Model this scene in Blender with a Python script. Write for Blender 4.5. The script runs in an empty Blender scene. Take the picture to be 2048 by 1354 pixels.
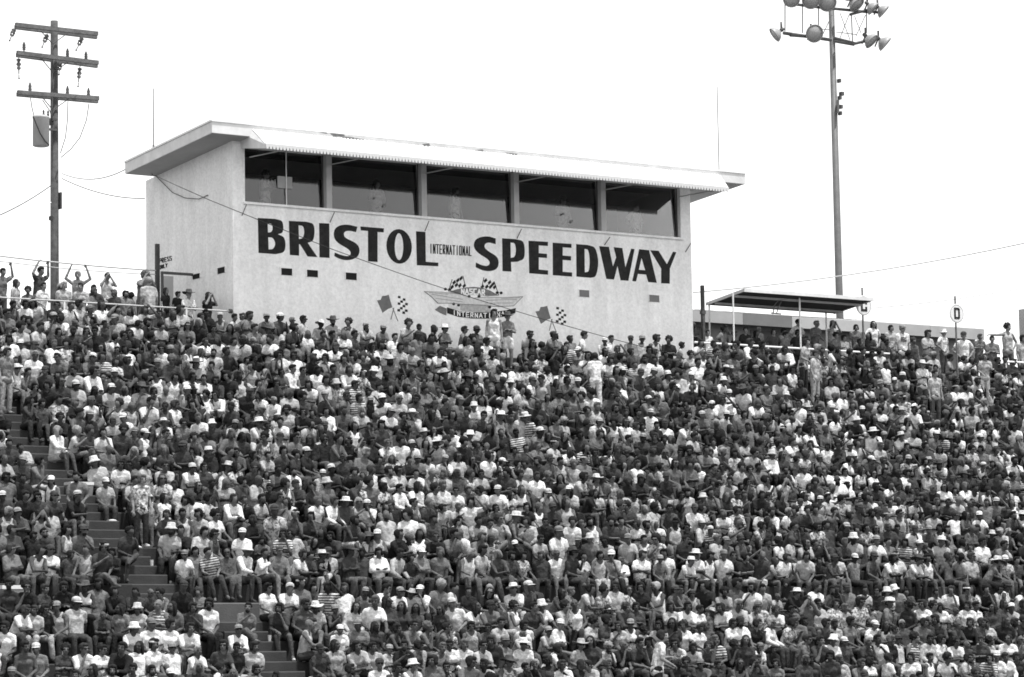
import bpy, bmesh, math, random
import numpy as np
from mathutils import Vector, Matrix
from mathutils.geometry import tessellate_polygon

random.seed(7)
rng = np.random.default_rng(7)
scene = bpy.context.scene
COL = scene.collection

# ------------------------------------------------------------------ camera
PW, PH, FPX = 2048.0, 1354.0, 6190.0            # photograph size and focal length in its pixels
YAW, HORIZON, ROLL = math.radians(55.73), 1354.0, 0.0162
ZC = 4.0                                        # eye height above the infield
_p = math.atan((HORIZON - PH / 2) / FPX)
_f = Vector((math.cos(YAW), math.sin(YAW), 0)); _r0 = Vector((math.sin(YAW), -math.cos(YAW), 0)); _z = Vector((0, 0, 1))
CF = _f * math.cos(_p) + _z * math.sin(_p)
_u0 = -_f * math.sin(_p) + _z * math.cos(_p)
CR = _r0 * math.cos(ROLL) - _u0 * math.sin(ROLL)
CU = _u0 * math.cos(ROLL) + _r0 * math.sin(ROLL)
CAM = Vector((0, 0, ZC))
cd = bpy.data.cameras.new('camera'); cam = bpy.data.objects.new('camera', cd); COL.objects.link(cam)
cd.sensor_fit = 'HORIZONTAL'; cd.sensor_width = 36.0; cd.lens = 36.0 * FPX / PW
cd.clip_start = 0.5; cd.clip_end = 6000
cam.matrix_world = Matrix(((CR.x, CU.x, -CF.x, CAM.x), (CR.y, CU.y, -CF.y, CAM.y), (CR.z, CU.z, -CF.z, CAM.z), (0, 0, 0, 1)))
scene.camera = cam

# ------------------------------------------------------------------ sky, sun, exposure
SUN_EL = math.radians(74); SUN_DIR = Vector((0.34, -1.0, 0)).normalized()   # horizontal direction towards the sun
world = bpy.data.worlds.new('World'); scene.world = world; world.use_nodes = True
wn = world.node_tree.nodes; wl = world.node_tree.links
bg = wn['Background']
sky = wn.new('ShaderNodeTexSky'); sky.sky_type = 'NISHITA'; sky.sun_disc = False
sky.sun_elevation = SUN_EL; sky.sun_rotation = math.atan2(SUN_DIR.x, SUN_DIR.y)
sky.air_density = 2.0; sky.dust_density = 1.0; sky.ozone_density = 1.0
bw = wn.new('ShaderNodeRGBToBW')
wl.new(sky.outputs[0], bw.inputs[0]); wl.new(bw.outputs[0], bg.inputs['Color'])
bg.inputs['Strength'].default_value = 0.15
sd = bpy.data.lights.new('sun', 'SUN'); sun = bpy.data.objects.new('sun', sd); COL.objects.link(sun)
sd.energy = 3.0; sd.angle = math.radians(1.5); sd.color = (1, 1, 1)
_sv = SUN_DIR * math.cos(SUN_EL) + Vector((0, 0, math.sin(SUN_EL)))
sun.rotation_euler = _sv.to_track_quat('Z', 'Y').to_euler(); sun.location = (40, 40, 60)
vs = scene.view_settings
vs.view_transform = 'Standard'; vs.look = 'None'; vs.gamma = 1.0; vs.use_curve_mapping = False
vs.exposure = 0.96
scene.cycles.max_bounces = 6; scene.cycles.diffuse_bounces = 3; scene.cycles.transparent_max_bounces = 12
scene.cycles.filter_width = 1.7; scene.cycles.use_adaptive_sampling = True; scene.cycles.use_denoising = True

# ------------------------------------------------------------------ helpers
def ray(px, py):
    return CF + CR * ((px - PW / 2) / FPX) + CU * ((PH / 2 - py) / FPX)
def P(px, py, Y):                      # point of the plane y = Y seen at a photograph pixel
    d = ray(px, py); return CAM + d * (Y / d.y)
def PX(px, py, X):                     # same for a plane x = X
    d = ray(px, py); return CAM + d * (X / d.x)
def PZ(px, py, Z):
    d = ray(px, py); return CAM + d * ((Z - ZC) / d.z)
def proj(p):
    q = Vector(p) - CAM; d = q.dot(CF)
    return PW / 2 + FPX * q.dot(CR) / d, PH / 2 - FPX * q.dot(CU) / d

class MB:
    def __init__(s): s.v = []; s.f = []; s.m = []
    def add(s, vs_, fs, mi=0):
        o = len(s.v); s.v += [tuple(v) for v in vs_]; s.f += [tuple(i + o for i in f) for f in fs]; s.m += [mi] * len(fs); return s
    def hexa(s, a, b, c, d, e, f, g, h, mi=0):        # bottom abcd ccw, top efgh
        return s.add([a, b, c, d, e, f, g, h], [(3, 2, 1, 0), (4, 5, 6, 7), (0, 1, 5, 4), (1, 2, 6, 5), (2, 3, 7, 6), (3, 0, 4, 7)], mi)
    def box(s, x0, x1, y0, y1, z0, z1, mi=0):
        return s.hexa((x0, y0, z0), (x1, y0, z0), (x1, y1, z0), (x0, y1, z0), (x0, y0, z1), (x1, y0, z1), (x1, y1, z1), (x0, y1, z1), mi)
    def prism(s, prof, x0, x1, mi=0):                 # closed (y, z) profile run along x
        n = len(prof)
        vs_ = [(x0, y, z) for y, z in prof] + [(x1, y, z) for y, z in prof]
        fs = [(i, (i + 1) % n, n + (i + 1) % n, n + i) for i in range(n)] + [tuple(range(n))[::-1], tuple(range(n, 2 * n))]
        return s.add(vs_, fs, mi)
    def cyl(s, p0, p1, r0, r1=None, n=10, mi=0, cap=True):
        r1 = r0 if r1 is None else r1
        p0, p1 = Vector(p0), Vector(p1); d = (p1 - p0).normalized()
        a = d.orthogonal().normalized(); b = d.cross(a)
        vs_ = []
        for p, r in ((p0, r0), (p1, r1)):
            for i in range(n):
                t = 2 * math.pi * i / n; vs_.append(p + a * (r * math.cos(t)) + b * (r * math.sin(t)))
        fs = [(i, (i + 1) % n, n + (i + 1) % n, n + i) for i in range(n)]
        if cap: fs += [tuple(range(n))[::-1], tuple(range(n, 2 * n))]
        return s.add(vs_, fs, mi)
    def tube(s, pts, r, n=6, mi=0):
        pts = [Vector(p) for p in pts]
        for a, b in zip(pts[:-1], pts[1:]): s.cyl(a, b, r, r, n, mi)
        return s
    def lathe(s, prof, c, axis=(0, 0, 1), n=20, mi=0):   # prof of (radius, height)
        c = Vector(c); d = Vector(axis).normalized(); a = d.orthogonal().normalized(); b = d.cross(a)
        vs_ = []
        for r, h in prof:
            for i in range(n):
                t = 2 * math.pi * i / n; vs_.append(c + d * h + a * (r * math.cos(t)) + b * (r * math.sin(t)))
        m = len(prof); fs = []
        for k in range(m - 1):
            for i in range(n): fs.append((k * n + i, k * n + (i + 1) % n, (k + 1) * n + (i + 1) % n, (k + 1) * n + i))
        fs += [tuple(range(n))[::-1], tuple(range((m - 1) * n, m * n))]
        return s.add(vs_, fs, mi)
    def mesh(s, name, smooth=False):
        me = bpy.data.meshes.new(name); me.from_pydata(s.v, [], s.f)
        if any(s.m): me.polygons.foreach_set('material_index', s.m)
        if smooth: me.polygons.foreach_set('use_smooth', [True] * len(s.f))
        me.update(); return me
    def build(s, name, mats, parent=None, smooth=False):
        me = s.mesh(name, smooth)
        for m in (mats if isinstance(mats, (list, tuple)) else [mats]): me.materials.append(m)
        return link(name, me, parent)
def link(name, me, parent=None):
    o = bpy.data.objects.new(name, me); COL.objects.link(o)
    if parent is not None: o.parent = parent
    return o
def empty(name, loc=(0, 0, 0)):
    o = bpy.data.objects.new(name, None); COL.objects.link(o); o.location = loc; o.empty_display_size = 0.3
    return o
def tag(o, label=None, cat=None, group=None, kind=None):
    if label: o['label'] = label
    if cat: o['category'] = cat
    if group: o['group'] = group
    if kind: o['kind'] = kind
    return o

# ------------------------------------------------------------------ materials (the photograph is black and white: every colour is a grey)
MATS = {}
def mat(name, g, rough=0.8, var=0.0, scale=3.0, bump=0.0, bscale=40.0, metal=0.0, spec=0.3, detail=4.0, coord='Object'):
    if name in MATS: return MATS[name]
    m = bpy.data.materials.new(name); m.use_nodes = True
    n = m.node_tree.nodes; l = m.node_tree.links; b = n['Principled BSDF']
    b.inputs['Base Color'].default_value = (g, g, g, 1); b.inputs['Roughness'].default_value = rough
    b.inputs['Metallic'].default_value = metal; b.inputs['Specular IOR Level'].default_value = spec
    if var or bump: tc = n.new('ShaderNodeTexCoord')
    if var:
        t = n.new('ShaderNodeTexNoise'); t.inputs['Scale'].default_value = scale; t.inputs['Detail'].default_value = detail
        t.inputs['Roughness'].default_value = 0.62
        l.new(tc.outputs[coord], t.inputs['Vector'])
        r = n.new('ShaderNodeMapRange'); r.inputs['From Min'].default_value = 0.25; r.inputs['From Max'].default_value = 0.75
        r.inputs['To Min'].default_value = g * (1 - var); r.inputs['To Max'].default_value = g * (1 + var)
        l.new(t.outputs['Fac'], r.inputs['Value']); l.new(r.outputs[0], b.inputs['Base Color'])
    if bump:
        t2 = n.new('ShaderNodeTexNoise'); t2.inputs['Scale'].default_value = bscale; t2.inputs['Detail'].default_value = 3
        l.new(tc.outputs[coord], t2.inputs['Vector'])
        bp = n.new('ShaderNodeBump'); bp.inputs['Strength'].default_value = bump; bp.inputs['Distance'].default_value = 0.02
        l.new(t2.outputs['Fac'], bp.inputs['Height']); l.new(bp.outputs[0], b.inputs['Normal'])
    MATS[name] = m; return m

def stucco(name, g):
    m = mat(name, g, 0.92, 0.0, spec=0.15)
    n = m.node_tree.nodes; l = m.node_tree.links; b = n['Principled BSDF']
    tc = n.new('ShaderNodeTexCoord')
    big = n.new('ShaderNodeTexNoise'); big.inputs['Scale'].default_value = 0.55; big.inputs['Detail'].default_value = 6; big.inputs['Roughness'].default_value = 0.7
    fine = n.new('ShaderNodeTexNoise'); fine.inputs['Scale'].default_value = 13.0; fine.inputs['Detail'].default_value = 5; fine.inputs['Roughness'].default_value = 0.75
    mp = n.new('ShaderNodeMapping'); mp.inputs['Scale'].default_value = (2.2, 2.2, 0.35)      # rain streaks run down
    st = n.new('ShaderNodeTexNoise'); st.inputs['Scale'].default_value = 1.6; st.inputs['Detail'].default_value = 5
    for t in (big, fine): l.new(tc.outputs['Object'], t.inputs['Vector'])
    l.new(tc.outputs['Object'], mp.inputs['Vector']); l.new(mp.outputs[0], st.inputs['Vector'])
    def mr(src, a, c):
        r = n.new('ShaderNodeMapRange'); r.inputs['From Min'].default_value = 0.3; r.inputs['From Max'].default_value = 0.7
        r.inputs['To Min'].default_value = a; r.inputs['To Max'].default_value = c; l.new(src.outputs['Fac'], r.inputs['Value']); return r
    x = n.new('ShaderNodeMath'); x.operation = 'MULTIPLY'; y = n.new('ShaderNodeMath'); y.operation = 'MULTIPLY'; zz = n.new('ShaderNodeMath'); zz.operation = 'MULTIPLY'
    l.new(mr(big, 0.94, 1.05).outputs[0], x.inputs[0]); l.new(mr(fine, 0.82, 1.09).outputs[0], x.inputs[1])
    l.new(x.outputs[0], y.inputs[0]); l.new(mr(st, 0.89, 1.04).outputs[0], y.inputs[1])
    l.new(y.outputs[0], zz.inputs[0]); zz.inputs[1].default_value = g
    l.new(zz.outputs[0], b.inputs['Base Color'])
    bp = n.new('ShaderNodeBump'); bp.inputs['Strength'].default_value = 0.5; bp.inputs['Distance'].default_value = 0.02
    l.new(fine.outputs['Fac'], bp.inputs['Height']); l.new(bp.outputs[0], b.inputs['Normal'])
    return m
M_STUCCO = stucco('white_stucco', 0.87)
M_PAINT = mat('dark_lettering', 0.022, 0.8, 0.5, 9.0, spec=.15)
M_CONC = mat('concrete', 0.04, 0.9, 0.35, 1.4, 0.3, 25)
M_STEP = mat('step_concrete', 0.028, 0.9, 0.35, 1.1, 0.3, 25)
M_WALLC = mat('walkway_wall_concrete', .085, .9, .3, 1.2, .3, 25)
M_STAY = mat('pale_wire', .32, .6)
M_WHITE = mat('white_painted_pipe', 0.72, 0.45, 0.08, 5)
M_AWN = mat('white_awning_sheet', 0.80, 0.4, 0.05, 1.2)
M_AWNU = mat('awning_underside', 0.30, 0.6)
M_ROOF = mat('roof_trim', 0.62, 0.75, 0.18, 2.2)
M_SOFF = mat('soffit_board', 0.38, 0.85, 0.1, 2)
M_WOOD = mat('creosoted_wood', 0.06, 0.85, 0.45, 7, 0.4, 30)
M_WOODL = mat('weathered_wood', 0.11, 0.85, 0.4, 7, 0.4, 30)
M_STEEL = mat('galvanized_steel', 0.11, 0.55, 0.2, 4, metal=0.0)
M_DSTEEL = mat('dark_steel', 0.07, 0.5, 0.2, 6)
M_INSUL = mat('glazed_insulator', 0.05, 0.2, spec=0.6)
M_BLACK = mat('vent_shade_black', 0.012, 0.9)  # black colour stands in for the shaded depth of the open vent slots
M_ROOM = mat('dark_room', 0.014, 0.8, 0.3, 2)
M_PILL = mat('pillar_paint', 0.42, 0.7, 0.12, 4)
M_TANK = mat('transformer_paint', 0.36, 0.5, 0.12, 3)
M_LAMP = mat('floodlight_shell', 0.26, 0.45, 0.15, 6)
M_CABLE = mat('black_cable', 0.03, 0.6)
M_PALE = mat('pale_emblem_paint', 0.58, 0.9, 0.22, 12)
M_MIDP = mat('grey_emblem_paint', 0.16, 0.9, 0.3, 14)
M_GROUND = mat('infield_ground', 0.16, 0.95, 0.3, 0.2)
M_HILL = mat('hill_grass', 0.16, 0.95, 0.3, 0.02)
M_PANEL1 = mat('fascia_pale', 0.36, 0.8, 0.12, 2)
M_PANEL2 = mat('fascia_grey', 0.17, 0.8, 0.12, 2)
M_BLOCK = mat('block_wall', 0.20, 0.9, 0.2, 2, 0.3, 20)
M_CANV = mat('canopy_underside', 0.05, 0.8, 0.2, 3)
M_SIGN = mat('sign_face', 0.66, 0.6, 0.05, 5)
def glass_mat():
    m = bpy.data.materials.new('window_glass'); m.use_nodes = True; n = m.node_tree.nodes; l = m.node_tree.links
    n.remove(n['Principled BSDF']); out = n['Material Output']
    tr = n.new('ShaderNodeBsdfTransparent'); tr.inputs[0].default_value = (0.8, 0.8, 0.8, 1)
    gl = n.new('ShaderNodeBsdfGlossy'); gl.inputs['Roughness'].default_value = 0.02
    fr = n.new('ShaderNodeFresnel'); fr.inputs['IOR'].default_value = 1.58
    mx = n.new('ShaderNodeMixShader'); l.new(fr.outputs[0], mx.inputs[0]); l.new(tr.outputs[0], mx.inputs[1]); l.new(gl.outputs[0], mx.inputs[2])
    l.new(mx.outputs[0], out.inputs['Surface']); return m
M_GLASS = glass_mat()

# ------------------------------------------------------------------ the place: levels and rows of the stand
YF = 71.5                       # plane of the press box front
RISE, RUN = 0.42, 0.75
ZTOP = ZC + 8.80                # top walkway and top seat level
YTOP = YF - 1.0                 # front edge of the top seat row
ROWS = []                       # (front edge y, seat level z, where) from the top down
for k in range(17): ROWS.append((YTOP - RUN * k, ZTOP - RISE * k, 'up', k))
Y16, Z16 = ROWS[-1][0], ROWS[-1][1]
ZLEDGE = Z16 - RISE             # foot ledge above the cross walk
YWALL = Y16 - RUN
ZWALK = ZLEDGE - 0.42           # cross walk level
YWALK = YWALL - 1.0
for j in range(7): ROWS.append((YWALK - RUN * j, ZWALK - RISE * j, 'low', j))
XL, XR = 14.0, 84.0
AX = P(585, 1325, YWALK - RUN * 3).x        # aisle centre
AX2 = P(150, 870, ROWS[11][0]).x
AXU, AXL, AW = AX2, AX, 0.52
def axc(w): return AXU if w == 'up' else AXL
print('aisle', AX, AX2, 'walk', ZWALK - ZC, 'rows', [round(r[1] - ZC, 2) for r in ROWS])

g = MB(); g.add([(-3000, -3000, 0), (3000, -3000, 0), (3000, 3000, 0), (-3000, 3000, 0)], [(0, 1, 2, 3)])
tag(g.build('ground', M_GROUND), kind='structure')

stand = empty('grandstand', (45, 50, 0)); tag(stand, 'steep concrete grandstand with stepped rows, stairs and a cross walk', 'grandstand')
stand_inv = Matrix.Translation((-45, -50, 0))
def stand_part(mb, name, m):
    o = mb.build(name, m, stand); o.matrix_parent_inverse = stand_inv; return o
def tread_prof(y0, y1, z, h):
    c = 0.022
    return [(y0, z - h), (y1, z - h), (y1, z), (y0 + c, z), (y0, z - c)]
ordered = ROWS
for i, (y, z, w, k) in enumerate(ordered):
    if w == 'up':
        y1 = y + (1.0 if k == 0 else RUN) + 0.05; h = RISE + 0.12
    else:
        y1 = y + (YWALL - YWALK if k == 0 else RUN) + 0.05; h = RISE + 0.12
    AXC = axc(w)
    for x0, x1 in ((XL, AXC - AW), (AXC + AW, XR)):
        mb = MB(); mb.prism(tread_prof(y, y1, z, h), x0, x1); stand_part(mb, 'row_step', M_STEP)
    # stair: a whole tread and a half tread per row
    mb = MB(); mb.prism(tread_prof(y, y1, z - 0.004, h), AXC - AW, AXC + AW); stand_part(mb, 'stair_step', M_CONC)
    mb = MB(); mb.prism(tread_prof(y - 0.37, y + 0.02, z - RISE / 2, 0.26), AXC - AW + 0.004, AXC + AW - 0.004); stand_part(mb, 'stair_step', M_CONC)
AXC = AXU
mb = MB(); mb.prism(tread_prof(YWALL, Y16 + 0.05, ZLEDGE, ZLEDGE - ZWALK + 0.1), XL, AXC - AW); stand_part(mb, 'walkway_wall', M_WALLC)
mb = MB(); mb.prism(tread_prof(YWALL, Y16 + 0.05, ZLEDGE, ZLEDGE - ZWALK + 0.1), AXC + AW, XR); stand_part(mb, 'walkway_wall', M_WALLC)
for q in range(3):
    mb = MB(); mb.prism(tread_prof(YWALL - 0.3 * (2 - q) , Y16 + 0.04, ZWALK + (ZLEDGE - ZWALK) / 3 * (q + 1) - 0.003, 0.27), AXC - AW + 0.002, AXC + AW - 0.002); stand_part(mb, 'stair_step', M_CONC)
yb, zb = ROWS[-1][0], ROWS[-1][1]
mb = MB(); mb.box(XL, XR, yb - 0.6, yb + 0.02, 0, zb - 0.3); stand_part(mb, 'retaining_wall', M_CONC)
# mass under the treads, top walkway
mb = MB(); mb.prism([(yb, 0.01), (YF + 6, 0.01), (YF + 6, ZTOP - 0.2), (YTOP, ZTOP - 0.56), (Y16, Z16 - 0.60), (YWALL + 0.02, ZWALK - 0.12), (YWALK, ZWALK - 0.6), (yb, zb - 0.6)], XL + 0.02, XR - 0.02); stand_part(mb, 'stand_core', M_CONC)
mb = MB(); mb.box(XL, XR, YF + 0.04, YF + 6.2, ZTOP - 0.25, ZTOP - 0.006); stand_part(mb, 'top_walkway', M_CONC)

# ------------------------------------------------------------------ press box
box = empty('press_box', (47.8, YF, ZTOP)); tag(box, 'white stucco press box with painted lettering, window band and white awning', 'building')
box_inv = Matrix.Translation((-47.8, -YF, -ZTOP))
def bpart(mb, name, m, parent=None, smooth=False, label=None):
    o = mb.build(name, m, box if parent is None else parent, smooth)
    o.matrix_parent_inverse = box_inv if parent is None else (parent.matrix_parent_inverse.copy() if parent.parent is None else Matrix())
    if parent is None: pass
    if label: o['label'] = label
    return o
X0 = P(466, 480, YF).x; X1 = P(1384, 560, YF).x
SILL = 0.5 * (P(490, 408, YF).z + P(1362, 480, YF).z)
YB = 0.5 * (PX(291, 400, X0).y + PX(293, 540, X0).y)      # back of the building
OH = 0.55                                                  # roof overhang in front
rf = P(424, 245, YF - OH); rfr = P(1490, 346, YF - OH)
XRL, XRR = rf.x, rfr.x
ZF = 0.5 * (rf.z + rfr.z)
rb = PX(250, 326, XRL); YRB, ZB = rb.y, rb.z
FH = 0.30
print('building', X0, X1, 'back', YB, 'roof', XRL, XRR, ZF - ZC, YRB, ZB - ZC, 'sill', SILL - ZC)
def zroof(y): t = (y - (YF - OH)) / (YRB - (YF - OH)); return ZF + (ZB - ZF) * t     # top of roof
slab = MB()
ya, ybk = YF - OH, YRB
slab.hexa((XRL, ya, zroof(ya) - FH), (XRR, ya, zroof(ya) - FH), (XRR, ybk, zroof(ybk) - FH), (XRL, ybk, zroof(ybk) - FH),
          (XRL, ya, zroof(ya)), (XRR, ya, zroof(ya)), (XRR, ybk, zroof(ybk)), (XRL, ybk, zroof(ybk)))
roof = bpart(slab, 'roof', M_ROOF)
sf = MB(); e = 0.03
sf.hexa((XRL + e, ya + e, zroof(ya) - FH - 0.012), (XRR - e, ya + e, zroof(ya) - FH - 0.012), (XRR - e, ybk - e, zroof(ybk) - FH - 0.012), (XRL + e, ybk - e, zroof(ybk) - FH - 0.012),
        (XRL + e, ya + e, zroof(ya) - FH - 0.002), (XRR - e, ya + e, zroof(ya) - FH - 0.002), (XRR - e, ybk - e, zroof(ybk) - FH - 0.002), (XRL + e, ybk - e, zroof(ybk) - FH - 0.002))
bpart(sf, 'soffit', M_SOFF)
tr = MB(); d = 0.025                                          # drip edge along the top of the fascia
tr.box(XRL - d, XRR + d, ya - d, ya + 0.1, zroof(ya) + 0.002, zroof(ya) + 0.05)
tr.hexa((XRL - d, ya + 0.1, zroof(ya) + 0.0), (XRL + 0.1, ya + 0.1, zroof(ya) + 0.0), (XRL + 0.1, ybk, zroof(ybk) + 0.002), (XRL - d, ybk, zroof(ybk) + 0.002),
        (XRL - d, ya + 0.1, zroof(ya) + 0.05), (XRL + 0.1, ya + 0.1, zroof(ya) + 0.05), (XRL + 0.1, ybk, zroof(ybk) + 0.05), (XRL - d, ybk, zroof(ybk) + 0.05))
bpart(tr, 'drip_edge', M_WHITE)
ZS = lambda y: zroof(y) - FH - 0.013                         # wall tops
WT = 0.28
WTOP = SILL + 1.55                                            # head of the window band
wx0 = P(490, 400, YF).x; wx1 = P(1362, 480, YF).x
BASE = ZTOP - 1.2
mb = MB(); mb.box(X0, X1, YF, YF + WT, BASE, SILL); bpart(mb, 'front_wall', M_STUCCO)
mb = MB(); mb.box(X0, wx0, YF, YF + WT, SILL, WTOP); bpart(mb, 'end_pier', M_STUCCO)
mb = MB(); mb.box(wx1, X1, YF, YF + WT, SILL, WTOP); bpart(mb, 'end_pier', M_STUCCO)
mb = MB(); mb.box(X0, X1, YF, YF + WT, WTOP, ZS(YF) - 0.001 ); bpart(mb, 'window_head', M_STUCCO)
def sidewall(xa, xb, name):
    m_ = MB(); m_.hexa((xa, YF + WT, BASE), (xb, YF + WT, BASE), (xb, YB, BASE), (xa, YB, BASE), (xa, YF + WT, ZS(YF + WT)), (xb, YF + WT, ZS(YF + WT)), (xb, YB, ZS(YB)), (xa, YB, ZS(YB)))
    return bpart(m_, name, M_STUCCO)
lw = sidewall(X0, X0 + WT, 'side_wall'); sidewall(X1 - WT, X1, 'side_wall')
mb = MB(); mb.box(X0 + WT, X1 - WT, YB - WT, YB, BASE, ZS(YB)); bpart(mb, 'back_wall', M_STUCCO)
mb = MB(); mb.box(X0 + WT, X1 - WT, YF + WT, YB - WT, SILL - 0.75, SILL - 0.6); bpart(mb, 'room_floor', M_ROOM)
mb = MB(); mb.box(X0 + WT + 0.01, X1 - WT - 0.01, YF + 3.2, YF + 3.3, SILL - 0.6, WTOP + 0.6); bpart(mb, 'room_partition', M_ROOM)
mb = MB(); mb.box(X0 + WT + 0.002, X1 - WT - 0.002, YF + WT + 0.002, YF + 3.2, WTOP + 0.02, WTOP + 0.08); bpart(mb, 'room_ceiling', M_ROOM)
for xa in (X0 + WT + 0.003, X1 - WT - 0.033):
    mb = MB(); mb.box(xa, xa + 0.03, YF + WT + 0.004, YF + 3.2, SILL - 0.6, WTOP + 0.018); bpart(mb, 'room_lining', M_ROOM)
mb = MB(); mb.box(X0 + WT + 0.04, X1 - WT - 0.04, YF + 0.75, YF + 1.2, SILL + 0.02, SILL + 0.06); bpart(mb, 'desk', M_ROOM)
# sill, pillars, panes
mb = MB(); mb.box(wx0 - 0.06, wx1 + 0.06, YF - 0.07, YF + 0.10, SILL, SILL + 0.06); bpart(mb, 'window_sill', M_STUCCO)
pil = [P(px, py, YF).x for px, py in ((658, 420), (848, 437), (1033, 453), (1207, 468))]
edges = [wx0] + pil + [wx1]
for x in pil:
    mb = MB(); mb.box(x - 0.085, x + 0.085, YF - 0.03, YF + 0.24, SILL + 0.06, WTOP); bpart(mb, 'pillar', M_PILL)
for i in range(5):
    a = edges[i] + (0.09 if i else 0.012); b = edges[i + 1] - (0.09 if i < 4 else 0.012)
    mb = MB(); yq, yt = YF + .150, YF + .236; za_, zb_ = SILL + .062, WTOP - .004
    mb.hexa((a, yq, za_), (b, yq, za_), (b, yq + .008, za_), (a, yq + .008, za_), (a, yt, zb_), (b, yt, zb_), (b, yt + .008, zb_), (a, yt + .008, zb_)); pane = bpart(mb, 'window_pane', M_GLASS)
    fr = MB(); w = 0.035
    fr.box(a, b, YF + 0.13, YF + 0.149, SILL + 0.062, SILL + 0.062 + w); fr.box(a, a + w, YF + 0.131, YF + 0.1485, SILL + 0.098, WTOP - 0.006); fr.box(b - w, b, YF + 0.131, YF + 0.1485, SILL + 0.098, WTOP - 0.006)
    bpart(fr, 'window_frame', M_DSTEEL)
# thin dark slanting rods below the pillars
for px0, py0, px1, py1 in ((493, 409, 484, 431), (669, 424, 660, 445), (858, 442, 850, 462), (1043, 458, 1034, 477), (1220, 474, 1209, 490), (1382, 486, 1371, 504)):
    mb = MB(); mb.cyl(P(px0, py0, YF - 0.09), P(px1, py1, YF - 0.012), 0.012, n=6); bpart(mb, 'slant_rod', M_DSTEEL)
# corrugated awning
YA0, YA1 = YF - OH - 0.012, YF - OH - 0.95
a0 = P(505, 264, YA0); a1 = P(1440, 346, YA0); l0 = P(531, 291, YA1); l1 = P(1457, 372, YA1)
za, zl = min(0.5 * (a0.z + a1.z), ZF - 0.03), 0.5 * (l0.z + l1.z)
NA = 150; SUB = 8; amp = 0.018
def corr(off, thick=0.0):
    vs_ = []; n = NA * SUB
    for j, (xa, xb, y, z) in enumerate(((a0.x, a1.x, YA0, za), (l0.x, l1.x, YA1, zl))):
        for i in range(n + 1):
            t = i / n; vs_.append((xa + (xb - xa) * t, y, z + off + amp * math.sin(2 * math.pi * NA * t)))
    fs = [(i, i + 1, n + 1 + i + 1, n + 1 + i) for i in range(n)]
    return vs_, fs
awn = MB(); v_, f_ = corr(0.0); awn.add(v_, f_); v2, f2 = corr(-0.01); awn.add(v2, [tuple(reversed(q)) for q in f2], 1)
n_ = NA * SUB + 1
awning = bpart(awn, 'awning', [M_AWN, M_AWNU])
# lip: scalloped valance hanging at the outer edge, one tooth per corrugation
lip = MB()
for i in range(NA):
    t0, t1 = i / NA, (i + 1) / NA
    xa = l0.x + (l1.x - l0.x) * t0; xb = l0.x + (l1.x - l0.x) * t1; xm = 0.5 * (xa + xb); q = (xb - xa) * 0.16
    zt = zl + 0.012; zb_ = zl - 0.085; zc_ = zl - 0.135
    y0_, y1_ = YA1 - 0.022, YA1 - 0.008
    pr = [(xa, zt), (xb, zt), (xb, zl - .05), (xb - q * 1.5, zc_), (xa + q * 1.5, zc_), (xa, zl - .05)]
    k = len(pr)
    lip.add([(x, y0_, z) for x, z in pr] + [(x, y1_, z) for x, z in pr], [tuple(range(k))[::-1], tuple(range(k, 2 * k))] + [(i_, (i_ + 1) % k, k + (i_ + 1) % k, k + i_) for i_ in range(k)])
bpart(lip, 'valance', mat('valance_sheet', .55, .6), awning)
for xa, xb, s in ((a0.x, l0.x, 1), (a1.x, l1.x, -1)):         # side cheeks
    c = MB(); th = 0.02
    pr = [(xa, YA0 + 0.01, za - 0.02), (xb, YA1, zl - 0.02), (xb, YA1, zl - 0.13), (xa - 0.05 * s, YF - 0.01, WTOP - 0.05), (xa - 0.05 * s, YF - 0.01, za - 0.02)]
    c.add(pr + [(x + th, y, z) for x, y, z in pr], [(0, 1, 2, 3, 4), (9, 8, 7, 6, 5)] + [(i_, (i_ + 1) % 5, 5 + (i_ + 1) % 5, 5 + i_) for i_ in range(5)])
    if s == 1: bpart(c, 'awning_cheek', M_ROOF, awning)
for x in pil + [wx0 + 0.1, wx1 - 0.1]:
    mb = MB(); mb.cyl((x + 0.03, YF - 0.03, WTOP - 0.28), (x + 0.5, YA1 + 0.1, zl - 0.05), 0.016, n=6); bpart(mb, 'awning_strut', M_PILL, awning)
# small vents
def vent(pa, pb, pl, m, side=False):
    mb = MB()
    if side:
        a = PX(pa[0], pa[1], X0 - 0.012); b = PX(pb[0], pb[1], X0 - 0.012)
        y0_, y1_ = sorted((a.y, b.y)); z0_, z1_ = sorted((a.z, b.z))
        mb.box(X0 - 0.015, X0 + 0.0, y0_, y1_, z0_, z1_)
        fr = [(X0 - 0.03, X0, y0_ - 0.03, y0_, z0_, z1_), (X0 - 0.03, X0, y1_, y1_ + 0.03, z0_, z1_), (X0 - 0.032, X0, y0_ - 0.03, y1_ + 0.03, z1_, z1_ + 0.03)]
    else:
        a = P(pa[0], pa[1], YF - 0.012); b = P(pb[0], pb[1], YF - 0.012); z0_, z1_ = sorted((a.z, b.z))
        mb.box(a.x, b.x, YF - 0.015, YF, z0_, z1_)
        fr = [(a.x - 0.025, a.x, YF - 0.03, YF, z0_, z1_), (b.x, b.x + 0.025, YF - 0.03, YF, z0_, z1_), (a.x - 0.025, b.x + 0.025, YF - 0.032, YF, z1_, z1_ + 0.025)]
    v = bpart(mb, 'vent', m)
    f_ = MB()
    for q in fr: f_.box(*q)
    bpart(f_, 'vent_frame', M_STUCCO, v); return v
for cx, cy in ((573, 543.5), (624.5, 547), (702, 552.5)): vent((cx - 11, cy + 6), (cx + 11, cy - 6), 0, M_BLACK)
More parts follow.
